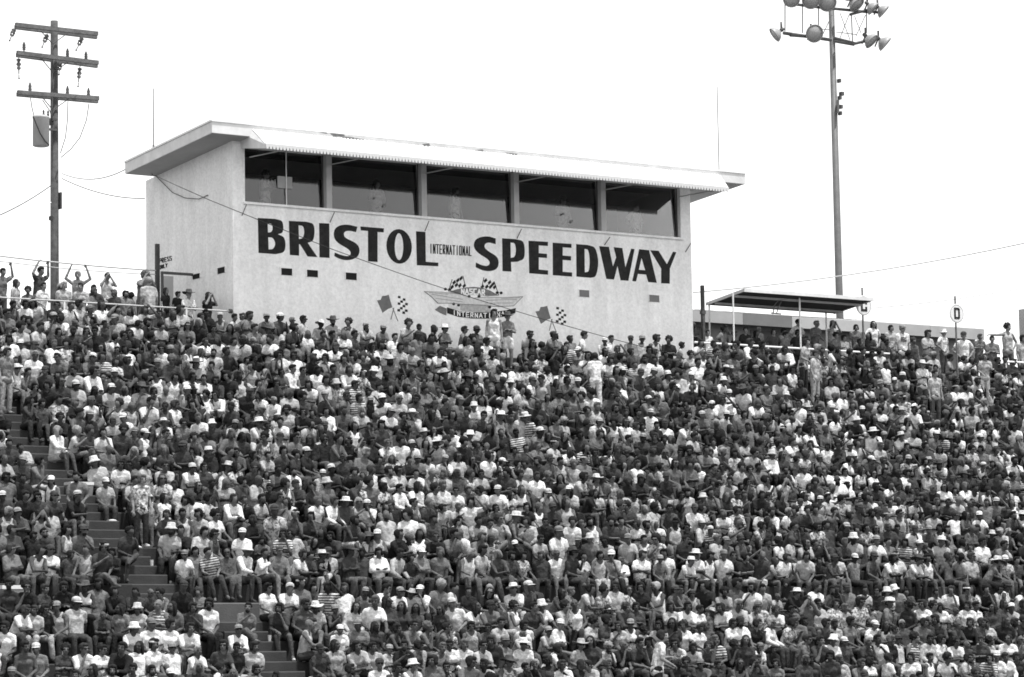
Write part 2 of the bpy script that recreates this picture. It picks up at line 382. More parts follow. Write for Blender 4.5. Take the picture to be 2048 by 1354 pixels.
for cx, cy in ((1168, 587), (1308, 597)): vent((cx - 10, cy + 6), (cx + 10, cy - 6), 0, M_PANEL2)
vent((385.5, 559), (400.5, 546), 0, M_BLACK, True); vent((435.5, 548), (450.5, 533), 0, M_BLACK, True)
# ---- lettering: outlines laid on the wall
def paint(polys, name, m, parent=None, y=YF, th=0.006, scale=1.0, off=(0, 0), tf=None, label=None):
    """polys: list of [outer, hole, hole...] in enlarged-photo coordinates"""
    mb = MB()
    for ix, rings in enumerate(polys):
        tt = th + 0.0006 * ix
        flat = []; loops = []
        for rg in rings:
            lp = []
            for (u, v) in rg:
                px, py = (u / scale + off[0], v / scale + off[1]); p = P(px, py, y); lp.append(Vector((p.x, p.z, 0)))
            loops.append(lp); flat += lp
        tris = tessellate_polygon(loops)
        vs_ = [(p.x, y - tt, p.y) for p in flat] + [(p.x, y - 0.0005, p.y) for p in flat]
        n = len(flat); fs = [tuple(t) for t in tris]
        o = 0
        for lp in loops:
            k = len(lp)
            fs += [(o + i, o + (i + 1) % k, n + o + (i + 1) % k, n + o + i) for i in range(k)]; o += k
        mb.add(vs_, fs)
    o = mb.build(name, m, box if parent is None else parent)
    if parent is None: o.matrix_parent_inverse = box_inv
    if label: o['label'] = label
    return o
def smooth(pts, it=2):
    for _ in range(it):
        q = []
        for i in range(len(pts)):
            a, b = pts[i], pts[(i + 1) % len(pts)]
            q += [(a[0] * .75 + b[0] * .25, a[1] * .75 + b[1] * .25), (a[0] * .25 + b[0] * .75, a[1] * .25 + b[1] * .75)]
        pts = q
    return pts
def arcs(pts):              # a third value of 1 marks a curved vertex
    q = []; n = len(pts)
    for i in range(n):
        p = pts[i]
        if len(p) == 2: q.append(p); continue
        a, b = pts[i - 1], pts[(i + 1) % n]
        A = ((a[0] + p[0]) / 2, (a[1] + p[1]) / 2) if len(a) == 3 else (a[0] * .35 + p[0] * .65, a[1] * .35 + p[1] * .65)
        B = ((b[0] + p[0]) / 2, (b[1] + p[1]) / 2) if len(b) == 3 else (b[0] * .35 + p[0] * .65, b[1] * .35 + p[1] * .65)
        for t in (0, .25, .5, .75, 1):
            q.append(((1 - t) ** 2 * A[0] + 2 * t * (1 - t) * p[0] + t * t * B[0], (1 - t) ** 2 * A[1] + 2 * t * (1 - t) * p[1] + t * t * B[1]))
    return q
def ell(cx, cy, rx, ry, sh=0.0, n=28): return [(cx + rx * math.cos(2 * math.pi * i / n), cy + ry * math.sin(2 * math.pi * i / n) + sh * rx * math.cos(2 * math.pi * i / n)) for i in range(n)]
c = 1
L1 = {
 'B': [arcs([(298, 850), (430, 857), (492, 872, c), (500, 930, c), (492, 968, c), (455, 978), (505, 1000, c), (518, 1055, c), (508, 1120, c), (440, 1135), (303, 1125)]),
       arcs([(375, 892), (405, 896, c), (418, 928, c), (405, 962, c), (377, 965)]), arcs([(379, 1002), (415, 1004, c), (440, 1050, c), (420, 1096, c), (382, 1098)])],
 'R': [arcs([(542, 873), (680, 880), (738, 895, c), (746, 962, c), (735, 1030, c), (690, 1046), (766, 1158), (690, 1153), (630, 1058), (622, 1056), (622, 1147), (550, 1141)]),
       arcs([(618, 908), (655, 912, c), (666, 962, c), (652, 1010, c), (621, 1017)])],
 'I': [[(780, 890), (860, 894), (862, 1165), (783, 1160)]],
 'S': [arcs([(1081, 920), (1070, 962), (1020, 950, c), (980, 955, c), (972, 985, c), (992, 1012, c), (1070, 1045, c), (1102, 1090, c), (1092, 1150, c), (1045, 1178, c), (985, 1185, c), (930, 1168, c), (900, 1150), (903, 1122), (950, 1142, c), (1010, 1154, c), (1032, 1135, c), (1022, 1100, c), (920, 1045, c), (893, 995, c), (900, 935, c), (945, 905, c), (1010, 902, c)])],
 'T': [[(1105, 917), (1290, 932), (1288, 964), (1240, 960), (1240, 1197), (1166, 1191), (1165, 952), (1108, 948)]],
 'O': [ell(1410, 1074, 100, 136, .07), ell(1409, 1076, 34, 106, .07)],
 'L': [[(1543, 955), (1617, 960), (1620, 1195), (1718, 1203), (1718, 1230), (1550, 1222)]]}
for ch in 'BRISTOL': paint([L1[ch]], 'letter', M_PAINT, scale=3.937, off=(440, 220), label='dark painted capital letter ' + ch)
L2 = {
 'S': [arcs([(311, 740), (311, 779), (265, 766, c), (238, 774, c), (232, 800, c), (258, 826, c), (322, 862, c), (334, 905, c), (322, 948, c), (275, 965, c), (222, 958, c), (175, 936), (176, 904), (215, 922, c), (255, 930, c), (274, 910, c), (262, 882, c), (190, 840, c), (160, 800, c), (166, 752, c), (205, 729, c), (260, 724, c)])],
 'P': [arcs([(355, 738), (440, 744), (500, 755, c), (511, 815, c), (506, 880, c), (460, 898), (415, 900), (418, 966), (358, 962)]), arcs([(412, 768), (442, 770, c), (452, 818, c), (442, 866, c), (414, 872)])],
 'E': [[(535, 755), (668, 763), (667, 791), (605, 787), (605, 840), (661, 845), (661, 873), (605, 869), (605, 951), (668, 958), (668, 987), (540, 977)]],
 'F': [[(700, 768), (828, 777), (828, 804), (768, 800), (768, 856), (825, 861), (825, 890), (768, 886), (768, 967), (832, 972), (832, 1000), (701, 990)]],
 'D': [arcs([(860, 778), (935, 784), (990, 798, c), (1010, 870, c), (1010, 935, c), (995, 1000, c), (960, 1008), (862, 1000)]), arcs([(917, 811), (944, 815, c), (954, 885, c), (948, 966, c), (919, 971)])],
 'W': [[(1017, 792), (1083, 797), (1111, 932), (1133, 868), (1116, 799), (1175, 805), (1196, 938), (1235, 810), (1258, 812), (1216, 1028), (1163, 1025), (1142, 926), (1118, 1020), (1066, 1015)]],
 'A': [[(1290, 813), (1357, 820), (1410, 1042), (1352, 1037), (1337, 986), (1281, 981), (1268, 1033), (1243, 1030)], [(1306, 872), (1331, 957), (1287, 953)]],
 'Y': [[(1365, 820), (1422, 824), (1479, 916), (1521, 830), (1543, 834), (1499, 945), (1498, 1048), (1440, 1045), (1440, 945)]]}
for ch in 'SPEFDWAY': paint([L2[ch]], 'letter', M_PAINT, scale=3.41, off=(900, 260), label='dark painted capital letter ' + ch.replace('F', 'E'))
STROKES = {'I': [(.5, 0, .5, 1)], 'N': [(.1, 0, .1, 1), (.9, 0, .9, 1), (.1, 1, .9, 0)], 'T': [(0, 1, 1, 1), (.5, 0, .5, 1)], 'E': [(.1, 0, .1, 1), (.1, 1, .9, 1), (.1, .5, .8, .5), (.1, 0, .9, 0)],
 'R': [(.1, 0, .1, 1), (.1, 1, .8, 1), (.8, 1, .85, .55), (.85, .55, .1, .5), (.4, .5, .9, 0)], 'A': [(0, 0, .5, 1), (1, 0, .5, 1), (.2, .35, .8, .35)], 'O': [(.1, .1, .1, .9), (.9, .1, .9, .9), (.1, 1, .9, 1), (.1, 0, .9, 0)],
 'L': [(.1, 0, .1, 1), (.1, 0, .9, 0)], 'S': [(.9, .95, .1, .95), (.1, .95, .1, .55), (.1, .55, .9, .45), (.9, .45, .9, .05), (.9, .05, .1, .05)], 'C': [(.9, 1, .1, 1), (.1, 1, .1, 0), (.1, 0, .9, 0)],
 'P': [(.1, 0, .1, 1), (.1, 1, .9, 1), (.9, 1, .9, .5), (.9, .5, .1, .5)], 'Y': [(0, 1, .5, .5), (1, 1, .5, .5), (.5, .5, .5, 0)]}
def stroke_poly(ch, u0, v0, w, h, lw, slope=0.0):
    out = []
    for (x0, y0, x1, y1) in STROKES[ch]:
        a = Vector((u0 + x0 * w, v0 - y0 * h + slope * x0 * w)); b = Vector((u0 + x1 * w, v0 - y1 * h + slope * x1 * w))
        d = (b - a).normalized(); nn = Vector((-d.y, d.x)) * lw / 2; a = a - d * lw * .4; b = b + d * lw * .4
        out.append([[tuple(a + nn), tuple(b + nn), tuple(b - nn), tuple(a - nn)]])
    return out
for i, ch in enumerate('INTERNATIONAL'):
    u = 1652 + i * 25.8; v = 1126 + 20 * i / 12
    paint(stroke_poly(ch, u, v, 17, 70, 7.5, .06), 'small_letter', M_PAINT, scale=3.937, off=(440, 220), label='thin painted capital letter ' + ch)
# emblem and painted flags
ES, EO = 4.876, (740, 530)
emb = paint([[[(530, 258), (700, 264), (860, 282), (1010, 322), (1140, 312), (1290, 318), (1490, 308), (1400, 398), (1250, 405), (1180, 400), (1175, 470), (900, 450), (770, 420), (765, 372), (660, 372), (600, 310)]]], 'emblem', M_PALE, scale=ES, off=EO, label='winged racing emblem painted on the wall')
def outline(pts, w):
    out = []
    for a, b in zip(pts, pts[1:] + pts[:1]):
        a, b = Vector(a), Vector(b); d = (b - a).normalized(); nn = Vector((-d.y, d.x)) * w / 2; a = a - d * w * .3; b = b + d * w * .3
        out.append([[tuple(a + nn), tuple(b + nn), tuple(b - nn), tuple(a - nn)]])
    return out
Ep = lambda polys, name, m, th: paint(polys, name, m, emb, scale=ES, off=EO, th=th)
WING = [(530, 258), (700, 264), (860, 282), (1010, 322), (1140, 312), (1290, 318), (1490, 308), (1400, 398), (1250, 405), (1180, 400), (765, 372), (660, 372), (600, 310)]
M_LINE = mat('emblem_outline_paint', .2, .9, .2, 10)
Ep(outline(WING, 5), 'wing_outline', M_LINE, .0075)
for a, b in (((600, 285), (900, 335)), ((640, 325), (900, 360)), ((1430, 335), (1130, 345)), ((1390, 370), (1120, 372)), ((575, 268), (760, 285)), ((1460, 318), (1280, 330))):
    Ep(outline([a, b], 4)[:1], 'feather_line', M_LINE, .0095)
Ep([[[(765, 262), (850, 236), (940, 218), (1010, 213), (1090, 222), (1170, 250), (1255, 297), (1150, 303), (1050, 290), (960, 284), (880, 285)]]], 'name_banner', M_MIDP, .010)
Ep([[[(880, 380), (1180, 385), (1172, 462), (1020, 458), (880, 440)]]], 'shield', mat('emblem_shield_paint', .38, .9, .35, 14), .0085)
Ep([[[(750, 412), (860, 448), (1000, 462), (1180, 462), (1330, 440), (1420, 420), (1415, 470), (1300, 505), (1160, 523), (1000, 522), (860, 505), (752, 470)]]], 'lower_banner', M_PAINT, .010)
Ep([[[(632, 436), (680, 398), (747, 425), (743, 492), (690, 470)]]], 'ribbon_tail', M_MIDP, .009)
for i, ch in enumerate('NASCAR'): Ep(stroke_poly(ch, 888 + i * 40, 284 + (0, -2, -3, -1, 3, 8)[i], 30, 48, 11), 'emblem_letter', M_STUCCO, .0125)
for i, ch in enumerate('INTERNATIONAL'): Ep(stroke_poly(ch, 805 + i * 43, 486 + (0, 8, 15, 20, 24, 27, 28, 27, 25, 22, 18, 12, 5)[i], 30, 42, 8), 'emblem_letter', M_STUCCO, .0125)
dia = lambda x, y, a=18, b=24, s=8: [[(x - a, y), (x + s, y - b), (x + a, y), (x - s, y + b)]]
for x, y in ((820, 170), (887, 130), (842, 195), (876, 200), (918, 203), (800, 215), (855, 150), (1125, 152), (1138, 212), (1200, 185), (1095, 212), (1175, 212), (1215, 215), (1165, 170)): Ep([dia(x, y)], 'flag_check', M_PAINT, .008)
for a, b in (((800, 140), (765, 258)), ((905, 105), (930, 210)), ((1110, 120), (1090, 215)), ((1210, 160), (1255, 295))):
    Ep([[[(a[0] - 3, a[1]), (a[0] + 3, a[1]), (b[0] + 3, b[1]), (b[0] - 3, b[1])]]], 'flag_staff', M_PAINT, .007)
for x, y in ((815, 380), (862, 392), (965, 306), (1062, 306), (1165, 410), (775, 240), (735, 235), (1240, 270), (1278, 272)): Ep([[ell(x, y, 15, 14, n=10)]], 'emblem_dot', M_PAINT, .0085)
for dx, dy, wh in ((0, 0, 'left'), (1545, 108, 'right')):
    sh = lambda r: [(x + dx, y + dy) for x, y in r]
    f0 = paint([[sh([(68, 345), (104, 340), (118, 302), (146, 300), (182, 290), (198, 350), (217, 412), (176, 428), (122, 466)])]], 'painted_flag', mat('flag_paint', 0.14, 0.8, 0.2, 8), scale=ES, off=EO, label='plain dark painted flag')
    ck = paint([[sh([(268, 300), (345, 330), (372, 372), (368, 410), (330, 482), (285, 440), (240, 408)])]], 'painted_flag', M_STUCCO, scale=ES, off=EO, th=.004, label='painted checkered flag')
    for r in range(5):
        for q in range(4):
            if (r + q) % 2: continue
            x = 285 + q * 24 - r * 9 + r * 8; y = 312 + r * 32 + q * 12
            paint([[sh([(x - 13, y - 12), (x + 12, y - 8), (x + 11, y + 15), (x - 15, y + 10)])]], 'flag_check', M_PAINT, ck, scale=ES, off=EO, th=.0075)
    for a, b in (((232, 418), (203, 532)), ((222, 420), (272, 548))):
        paint([[sh([(a[0] - 4, a[1]), (a[0] + 4, a[1]), (b[0] + 4, b[1]), (b[0] - 4, b[1])])]], 'flag_staff', M_MIDP, ck, scale=ES, off=EO, th=.0045 if a[0] > 230 else .0052)
# lettering on the side wall
for txt, v0, s in (('PRESS', 526, 1.0), ('ONLY', 538, .8)):
    for i, ch in enumerate(txt):
        
        polys = stroke_poly(ch, 319 + i * 5.2 * s, v0 - i * 1.3, 3.8 * s, 8.5 * s, 1.6)
        mb = MB()
        for ix, rings in enumerate(polys):
            pts = [PX(u, v, X0) for u, v in rings[0]]
            mb.add([(X0 - 0.006 - .0006 * ix, p.y, p.z) for p in pts] + [(X0 - 0.0005, p.y, p.z) for p in pts], [(3, 2, 1, 0), (0, 1, 5, 4), (1, 2, 6, 5), (2, 3, 7, 6), (3, 0, 4, 7)])
        bpart(mb, 'small_letter', M_PAINT)
# tar patches on the front fascia
for pts in ([(660, 267), (684, 264), (690, 272), (668, 274)], [(676, 272), (700, 274), (728, 279), (700, 280)], [(640, 265), (652, 264), (655, 268)], [(845, 288), (858, 287), (861, 293), (849, 294)], [(950, 300), (965, 299), (968, 303)], [(1010, 305), (1036, 308), (1030, 311)]):
    paint([[pts]], 'tar_patch', M_MIDP, y=YF - OH)
# antennas on the roof
pa = PX(307, 300, XRL + 0.06); pb = PX(303, 178, XRL + 0.06); pb.y = pa.y
mb = MB(); mb.cyl((pa.x, pa.y, zroof(pa.y) - .25), (pa.x, pa.y, zroof(pa.y) + .15), .03, n=8); mb.cyl((pa.x, pa.y, zroof(pa.y) + .15), (pa.x, pa.y, pb.z), .017, .013, n=6); bpart(mb, 'antenna', M_STEEL)
pa = P(1438, 336, YF + 0.3); pb = P(1436, 173, YF + 0.3)
mb = MB(); mb.cyl((pa.x, pa.y, zroof(pa.y) - .05), (pa.x, pa.y, pb.z), .017, .013, n=6); mb.cyl((pa.x, pa.y, zroof(pa.y) - .01), (pa.x, pa.y, zroof(pa.y) + .1), .03, n=8); bpart(mb, 'antenna', M_STEEL)
# clip board on a thin post in front of the first window
sg = empty('notice_board', P(573, 413, YF + .09)); tag(sg, 'small pale board on a thin post in front of first press window', 'sign')
def attach(mb, name, m, parent, smooth=False):
    o = mb.build(name, m, parent, smooth); o.matrix_parent_inverse = Matrix.Translation(-Vector(parent.location)); return o
p0 = P(573, 413, YF + .13); p1 = P(569, 318, YF + .13)
mb = MB(); mb.cyl((p0.x, p0.y, SILL + .055), (p0.x, p0.y, WTOP - .01), .016, n=8); attach(mb, 'post', M_WHITE, sg)
a = P(556, 375, YF + .13); b = P(585, 354, YF + .13)
mb = MB(); mb.box(a.x, b.x, p0.y + .018, p0.y + .034, a.z, b.z); attach(mb, 'board', M_PANEL1, sg)

# ------------------------------------------------------------------ rails, fences, walkways at the top
def zat(pts, Y): return sum(P(px, py, Y).z for px, py in pts) / len(pts)
RAILZ = zat([(0, 592), (460, 625)], YF - .02); RAILZR = zat([(1390, 683), (1790, 710)], YF - .02)
rl = empty('pipe_railing', (36, YF, ZTOP)); tag(rl, 'white pipe railing along the walkway left of the press box', 'railing')
xa = P(-60, 588, YF).x; xb = P(459, 625, YF).x
mb = MB(); mb.cyl((xa, YF - .02, RAILZ), (xb, YF - .02, RAILZ), .021, n=8); attach(mb, 'rail', mat('worn_pipe', .42, .6, .15, 5), rl)
mb = MB(); mb.cyl((xb - .02, YF - .02, RAILZ), (xb + .06, YF - .02, RAILZ), .06, n=10); attach(mb, 'wall_flange', M_DSTEEL, rl)
for px in (-20, 128, 372): mb = MB(); x = P(px, 610, YF).x; mb.cyl((x, YF - .02, ZTOP - .3), (x, YF - .02, RAILZ - .02), .026, n=8); attach(mb, 'post', M_WHITE, rl)
pw = MB(); pw.box(xa, P(330, 612, YF).x, YF + .06, YF + .2, ZTOP - .3, ZTOP + .70); o = pw.build('parapet_wall', M_WALLC); tag(o, 'low concrete parapet behind the white railing left of press box', 'wall')
rr = empty('pipe_railing', (60, YF, ZTOP)); tag(rr, 'white pipe railing along the walkway right of the press box', 'railing')
xa2 = X1 + .02; xb2 = P(1792, 710, YF).x
mb = MB(); mb.cyl((xa2, YF - .02, RAILZR), (xb2, YF - .02, RAILZR), .032, n=8); attach(mb, 'rail', M_WHITE, rr)
for px in (1467, 1535, 1663, 1726, 1788): mb = MB(); x = P(px, 700, YF).x; mb.cyl((x, YF - .02, ZTOP - .3), (x, YF - .02, RAILZR - .03), .028, n=8); attach(mb, 'post', M_WHITE, rr)
r3 = empty('pipe_railing', (66, YF - 1, ZTOP - .4)); tag(r3, 'short white railing at the right edge below person with outstretched arm', 'railing')
pa = P(2010, 723, YF - 1.0); pb = P(2120, 731, YF - 1.0)
mb = MB(); mb.cyl(pa, (pb.x, pb.y, pa.z), .032, n=8); attach(mb, 'rail', M_WHITE, r3)
for x in (pa.x + .03, pb.x - .2): mb = MB(); mb.cyl((x, pa.y, ZTOP - .45), (x, pa.y, pa.z - .03), .028, n=8); attach(mb, 'post', M_WHITE, r3)
# raised back step behind the walkways
ZBACK = ZTOP + .42
bs = MB(); bs.box(XL, X0 - .02, YF + 1.05, YF + 6, ZTOP - .004, ZBACK); stand_part(bs, 'back_step', M_CONC)
bs = MB(); bs.box(X1 + .02, XR, YF + 1.05, YF + 6, ZTOP - .004, ZBACK); stand_part(bs, 'back_step', M_CONC)
# cables of the back fence on the left
YFB = YF + 2.6
bf = empty('cable_fence', (34, YFB, ZTOP)); tag(bf, 'two pale cables strung on posts behind the upper left walkway', 'fence')
def sag(p, q, s, n=14):
    return [Vector(p).lerp(Vector(q), t / n) - Vector((0, 0, s * 4 * (t / n) * (1 - t / n))) for t in range(n + 1)]
mb = MB(); mb.tube(sag(P(-40, 507, YFB), P(312, 541, YFB), .04), .02); attach(mb, 'fence_cable', M_PILL, bf)
mb = MB(); mb.tube(sag(P(-40, 517, YFB), P(312, 549, YFB), .06), .013); attach(mb, 'fence_cable', M_PILL, bf)
p = P(315, 600, YFB); pt = P(315, 488, YFB)
mb = MB(); mb.box(p.x - .05, p.x + .05, YFB - .05, YFB + .05, ZTOP - .1, pt.z); attach(mb, 'post', M_WOOD, bf)
p = P(-45, 560, YFB); mb = MB(); mb.box(p.x - .05, p.x + .05, YFB - .05, YFB + .05, ZTOP - .1, P(-45, 480, YFB).z); attach(mb, 'post', M_WOOD, bf)
# gate frame by the side wall
YG = YF + 2.2
gt = empty('gate_frame', (P(360, 600, YG).x, YG, ZTOP)); tag(gt, 'dark gate frame with pale panel against the press box side wall', 'gate')
a = P(322, 544, YG); b = P(402, 548, YG)
mb = MB(); mb.box(a.x, b.x, YG - .03, YG + .03, a.z - .05, a.z + .02); attach(mb, 'top_bar', M_DSTEEL, gt)
mb = MB(); mb.box(b.x - .03, b.x + .02, YG - .025, YG + .025, ZTOP - .02, a.z - .05); attach(mb, 'post', M_STEEL, gt)
mb = MB(); mb.box(a.x, a.x + .06, YG - .025, YG + .025, ZTOP - .02, a.z - .05); attach(mb, 'post', M_DSTEEL, gt)
mb = MB(); mb.box(a.x + .07, P(346, 560, YG).x, YG - .02, YG + .02, ZTOP + .05, a.z - .1); attach(mb, 'panel', M_PANEL1, gt)

# low block building along the right walkway
YC = YF + 3.4
cs = empty('concession_building', (62, YC, ZTOP)); tag(cs, 'long low block building with pale fascia panels behind right walkway', 'building')
xs = [X1 + .3] + [P(px, 640, YC).x for px in (1486, 1584, 1724, 1860, 1968)]
zt = zat([(1389, 620), (1583, 632), (1756, 645), (1960, 657)], YC)
for i in range(5):
    mb = MB(); mb.box(xs[i] + .005, xs[i + 1] - .005, YC, YC + .06, zt - .36, zt); attach(mb, 'fascia_panel', (M_PANEL1, M_PANEL2, mat('fascia_light', .42, .8, .1, 2), M_PANEL1, M_PANEL1)[i], cs)
mb = MB(); mb.box(xs[0], xs[-1], YC + .07, YC + 2.5, zt - .06, zt + .035); attach(mb, 'roof_slab', M_WHITE, cs)
mb = MB(); mb.box(xs[0], xs[-1], YC + .45, YC + .6, ZTOP - .02, zt - .065); attach(mb, 'block_wall', M_BLOCK, cs)
for px0, px1 in ((1393, 1412), (1500, 1560), (1825, 1850)):
    xa, xb = P(px0, 650, YC + .45).x, P(px1, 650, YC + .45).x
    mb = MB(); mb.box(xa, xb, YC + .43, YC + .449, zt - .95, zt - .45); attach(mb, 'hatch', M_DSTEEL, cs)
mb = MB(); mb.box(xs[-1] - .15, xs[-1] - .02, YC + .6, YC + 2.4, ZTOP - .02, zt - .065); attach(mb, 'block_wall', M_BLOCK, cs)
# canopy with pipe posts over the right walkway
YN = YF - .35
cn = empty('canopy', (P(1580, 600, YN).x, YN, ZTOP)); tag(cn, 'flat canopy with dark underside on thin white posts', 'canopy')
f0 = P(1489, 581, YN); f1 = P(1745, 601, YN); zf_ = .5 * (f0.z + f1.z)
b0 = PX(1413, 610, f0.x); yb_ = b0.y; zb_ = b0.z
print('canopy depth', yb_ - YN, zf_ - zb_)
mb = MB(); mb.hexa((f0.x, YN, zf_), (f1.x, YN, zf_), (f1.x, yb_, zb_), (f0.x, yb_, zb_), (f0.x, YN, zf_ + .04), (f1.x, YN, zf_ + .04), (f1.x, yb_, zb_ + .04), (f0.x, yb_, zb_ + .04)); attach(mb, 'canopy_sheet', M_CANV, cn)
mb = MB(); mb.box(f0.x - .03, f1.x + .03, YN - .035, YN - .003, zf_ - .03, zf_ + .075); attach(mb, 'edge_trim', M_ROOF, cn)
mb = MB()
for x in (f0.x, f1.x):
    sx = -.03 if x == f0.x else .003
    mb = MB(); mb.hexa((x + sx, YN, zf_ - .02), (x + sx + .027, YN, zf_ - .02), (x + sx + .027, yb_, zb_ - .02), (x + sx, yb_, zb_ - .02), (x + sx, YN, zf_ + .07), (x + sx + .027, YN, zf_ + .07), (x + sx + .027, yb_, zb_ + .07), (x + sx, yb_, zb_ + .07)); attach(mb, 'edge_trim', M_ROOF, cn)
for t in (.28, .78):
    y = YN + (yb_ - YN) * t; z = zf_ + (zb_ - zf_) * t
    mb = MB(); mb.box(f0.x + .02, f1.x - .02, y - .03, y + .03, z - .07, z - .006); attach(mb, 'purlin', M_PILL, cn)
for px, yy in ((1467, YF - .05), (1600, YF - .05)):
    x = P(px, 640, yy).x; t = (yy - YN) / (yb_ - YN); mb = MB(); mb.cyl((x, yy, ZTOP - .2 if px < 1500 else RAILZR), (x, yy, zf_ + (zb_ - zf_) * t - .01), .026, n=8); attach(mb, 'post', M_WHITE, cn)
for x in (f0.x + .06, f1.x - .35):
    mb = MB(); mb.cyl((x, yb_ - .05, ZTOP - .02), (x, yb_ - .05, zb_ - .005), .026, n=8); attach(mb, 'post', M_WHITE, cn)
mb = MB(); q = YN + .5
mb.tube([P(1546, 628, q), P(1549, 610, q), P(1556, 601, q), P(1600, 594, q)], .018); mb.tube([P(1553, 627, q), P(1558, 612, q), P(1564, 601, q)], .016); mb.tube([P(1542, 626, q), P(1562, 628, q)], .02)
attach(mb, 'pipe_bracket', M_STEEL, cn)
mb = MB(); mb.tube([P(1389, 619, YN + 1), P(1550, 630, YN + 1), P(1725, 640, YN + 1)], .014); attach(mb, 'stay_cable', M_WHITE, cn)
pd = empty('dark_post', (P(1406, 640, YF + .5).x, YF + .5, ZTOP)); tag(pd, 'dark square post beside the right corner of press box', 'post')
mb = MB(); x = P(1406, 640, YF + .5).x; mb.box(x - .045, x + .045, YF + .455, YF + .545, ZTOP - .02, P(1406, 571, YF + .5).z); attach(mb, 'shaft', M_WOOD, pd)
mb = MB(); mb.box(x - .07, x + .07, YF + .44, YF + .56, P(1406, 628, YF + .5).z, P(1406, 622, YF + .5).z); attach(mb, 'clamp', M_DSTEEL, pd)
# section signs
def section_sign(px, py, rpx, Y, ch, ztop_px, zbase, label):
    c_ = P(px, py, Y); s = empty('section_sign', (c_.x, Y, zbase)); tag(s, label, 'sign', 'round section letter signs')
    sc = (P(px + 10, py, Y).x - P(px - 10, py, Y).x) / 20
    zpp = (P(px, py - 10, Y).z - P(px, py + 10, Y).z) / 20; r = rpx * zpp
    mb = MB(); mb.cyl((c_.x, Y + .045, zbase), (c_.x, Y + .045, P(px, ztop_px, Y).z), .028, n=8); attach(mb, 'post', M_STEEL, s)
    mb = MB(); mb.lathe([(r * .97, 0), (r, .008), (r, .022), (r * .97, .03)], (c_.x, Y + .01, c_.z), (0, -1, 0), 28); dsk = attach(mb, 'disc', M_SIGN, s)
    mb = MB(); n = 32                                        # ring
    for i in range(n):
        a, b = 2 * math.pi * i / n, 2 * math.pi * (i + 1) / n
        pts = [(c_.x + r * k * math.cos(t), c_.z + r * k * math.sin(t)) for k, t in ((.86, a), (.93, a), (.93, b), (.86, b))]
        mb.add([(x, Y - .024, z) for x, z in pts], [(0, 1, 2, 3)])
    attach(mb, 'ring', M_PILL, s)
    mb = MB(); w, h, t = r * .40, r * .60, r * .24; y0_ = Y - .028; y1_ = Y - .0205
    def bar(xa, xb, za_, zb2): mb.box(c_.x + xa, c_.x + xb, y0_, y1_, c_.z + za_, c_.z + zb2)
    bar(-w, -w + t, -h, h)
    if ch == 'D': bar(-w + t, w - t * .4, h - t, h); bar(-w + t, w - t * .4, -h, -h + t); bar(w - t, w, -h + t * .4, h - t * .4)
    else: bar(-w + t, w, h - t, h); bar(-w + t, w, -h, -h + t); bar(w - t, w, h - t * 2, h - t); bar(w - t, w, -h + t, -h + t * 2)
    attach(mb, 'letter', M_PAINT, s)
section_sign(1727, 611, 20, YF + .35, 'C', 575, ZTOP - .02, 'round white sign with letter C half hidden by the canopy')
section_sign(1913, 627, 19, YF - 1.2, 'D', 592, ZTOP - .5, 'round white sign with letter D on a pole at right')
# square column at far right edge
pc = P(2047, 640, YF + 3); mb = MB(); mb.box(pc.x - .02, pc.x + .3, YF + 2.9, YF + 3.2, ZTOP - .02, P(2047, 618, YF + 3).z); tag(mb.build('grey_post', M_PANEL1), 'grey square post at the right edge beyond the D sign', 'post')
# light mound seen past the left end of the press box
hl = MB(); n = 24
c0 = P(250, 640, 190); vs_ = []
for i in range(n + 1):
    t = i / n; hgt = (0.5 - 0.5 * math.cos(2 * math.pi * t)) ** .8
    for (yy, k) in ((170, 0), (182, .7), (195, 1), (230, 0)):
        vs_.append((c0.x - 16 + 38 * t, yy, .5 + (P(262, 588, 195).z - .5) * hgt * k))
hl.add(vs_, [(i * 4 + j, (i + 1) * 4 + j, (i + 1) * 4 + j + 1, i * 4 + j + 1) for i in range(n) for j in range(3)])
tag(hl.build('hill', M_HILL, smooth=True), kind='structure')

# ------------------------------------------------------------------ utility pole
YU = YF + 7.5
pu = P(111, 560, YU); up = empty('utility_pole', (pu.x, YU, 0)); tag(up, 'dark wooden utility pole with three crossarms and a transformer can', 'utility pole')
mtop = P(108, 42, YU); wpx = (P(120, 500, YU) - P(102, 500, YU)).length / 2
mb = MB(); mb.cyl((pu.x, YU, 0), (pu.x - .04, YU, mtop.z), .165, .105, 14); attach(mb, 'pole_shaft', M_WOOD, up, True)
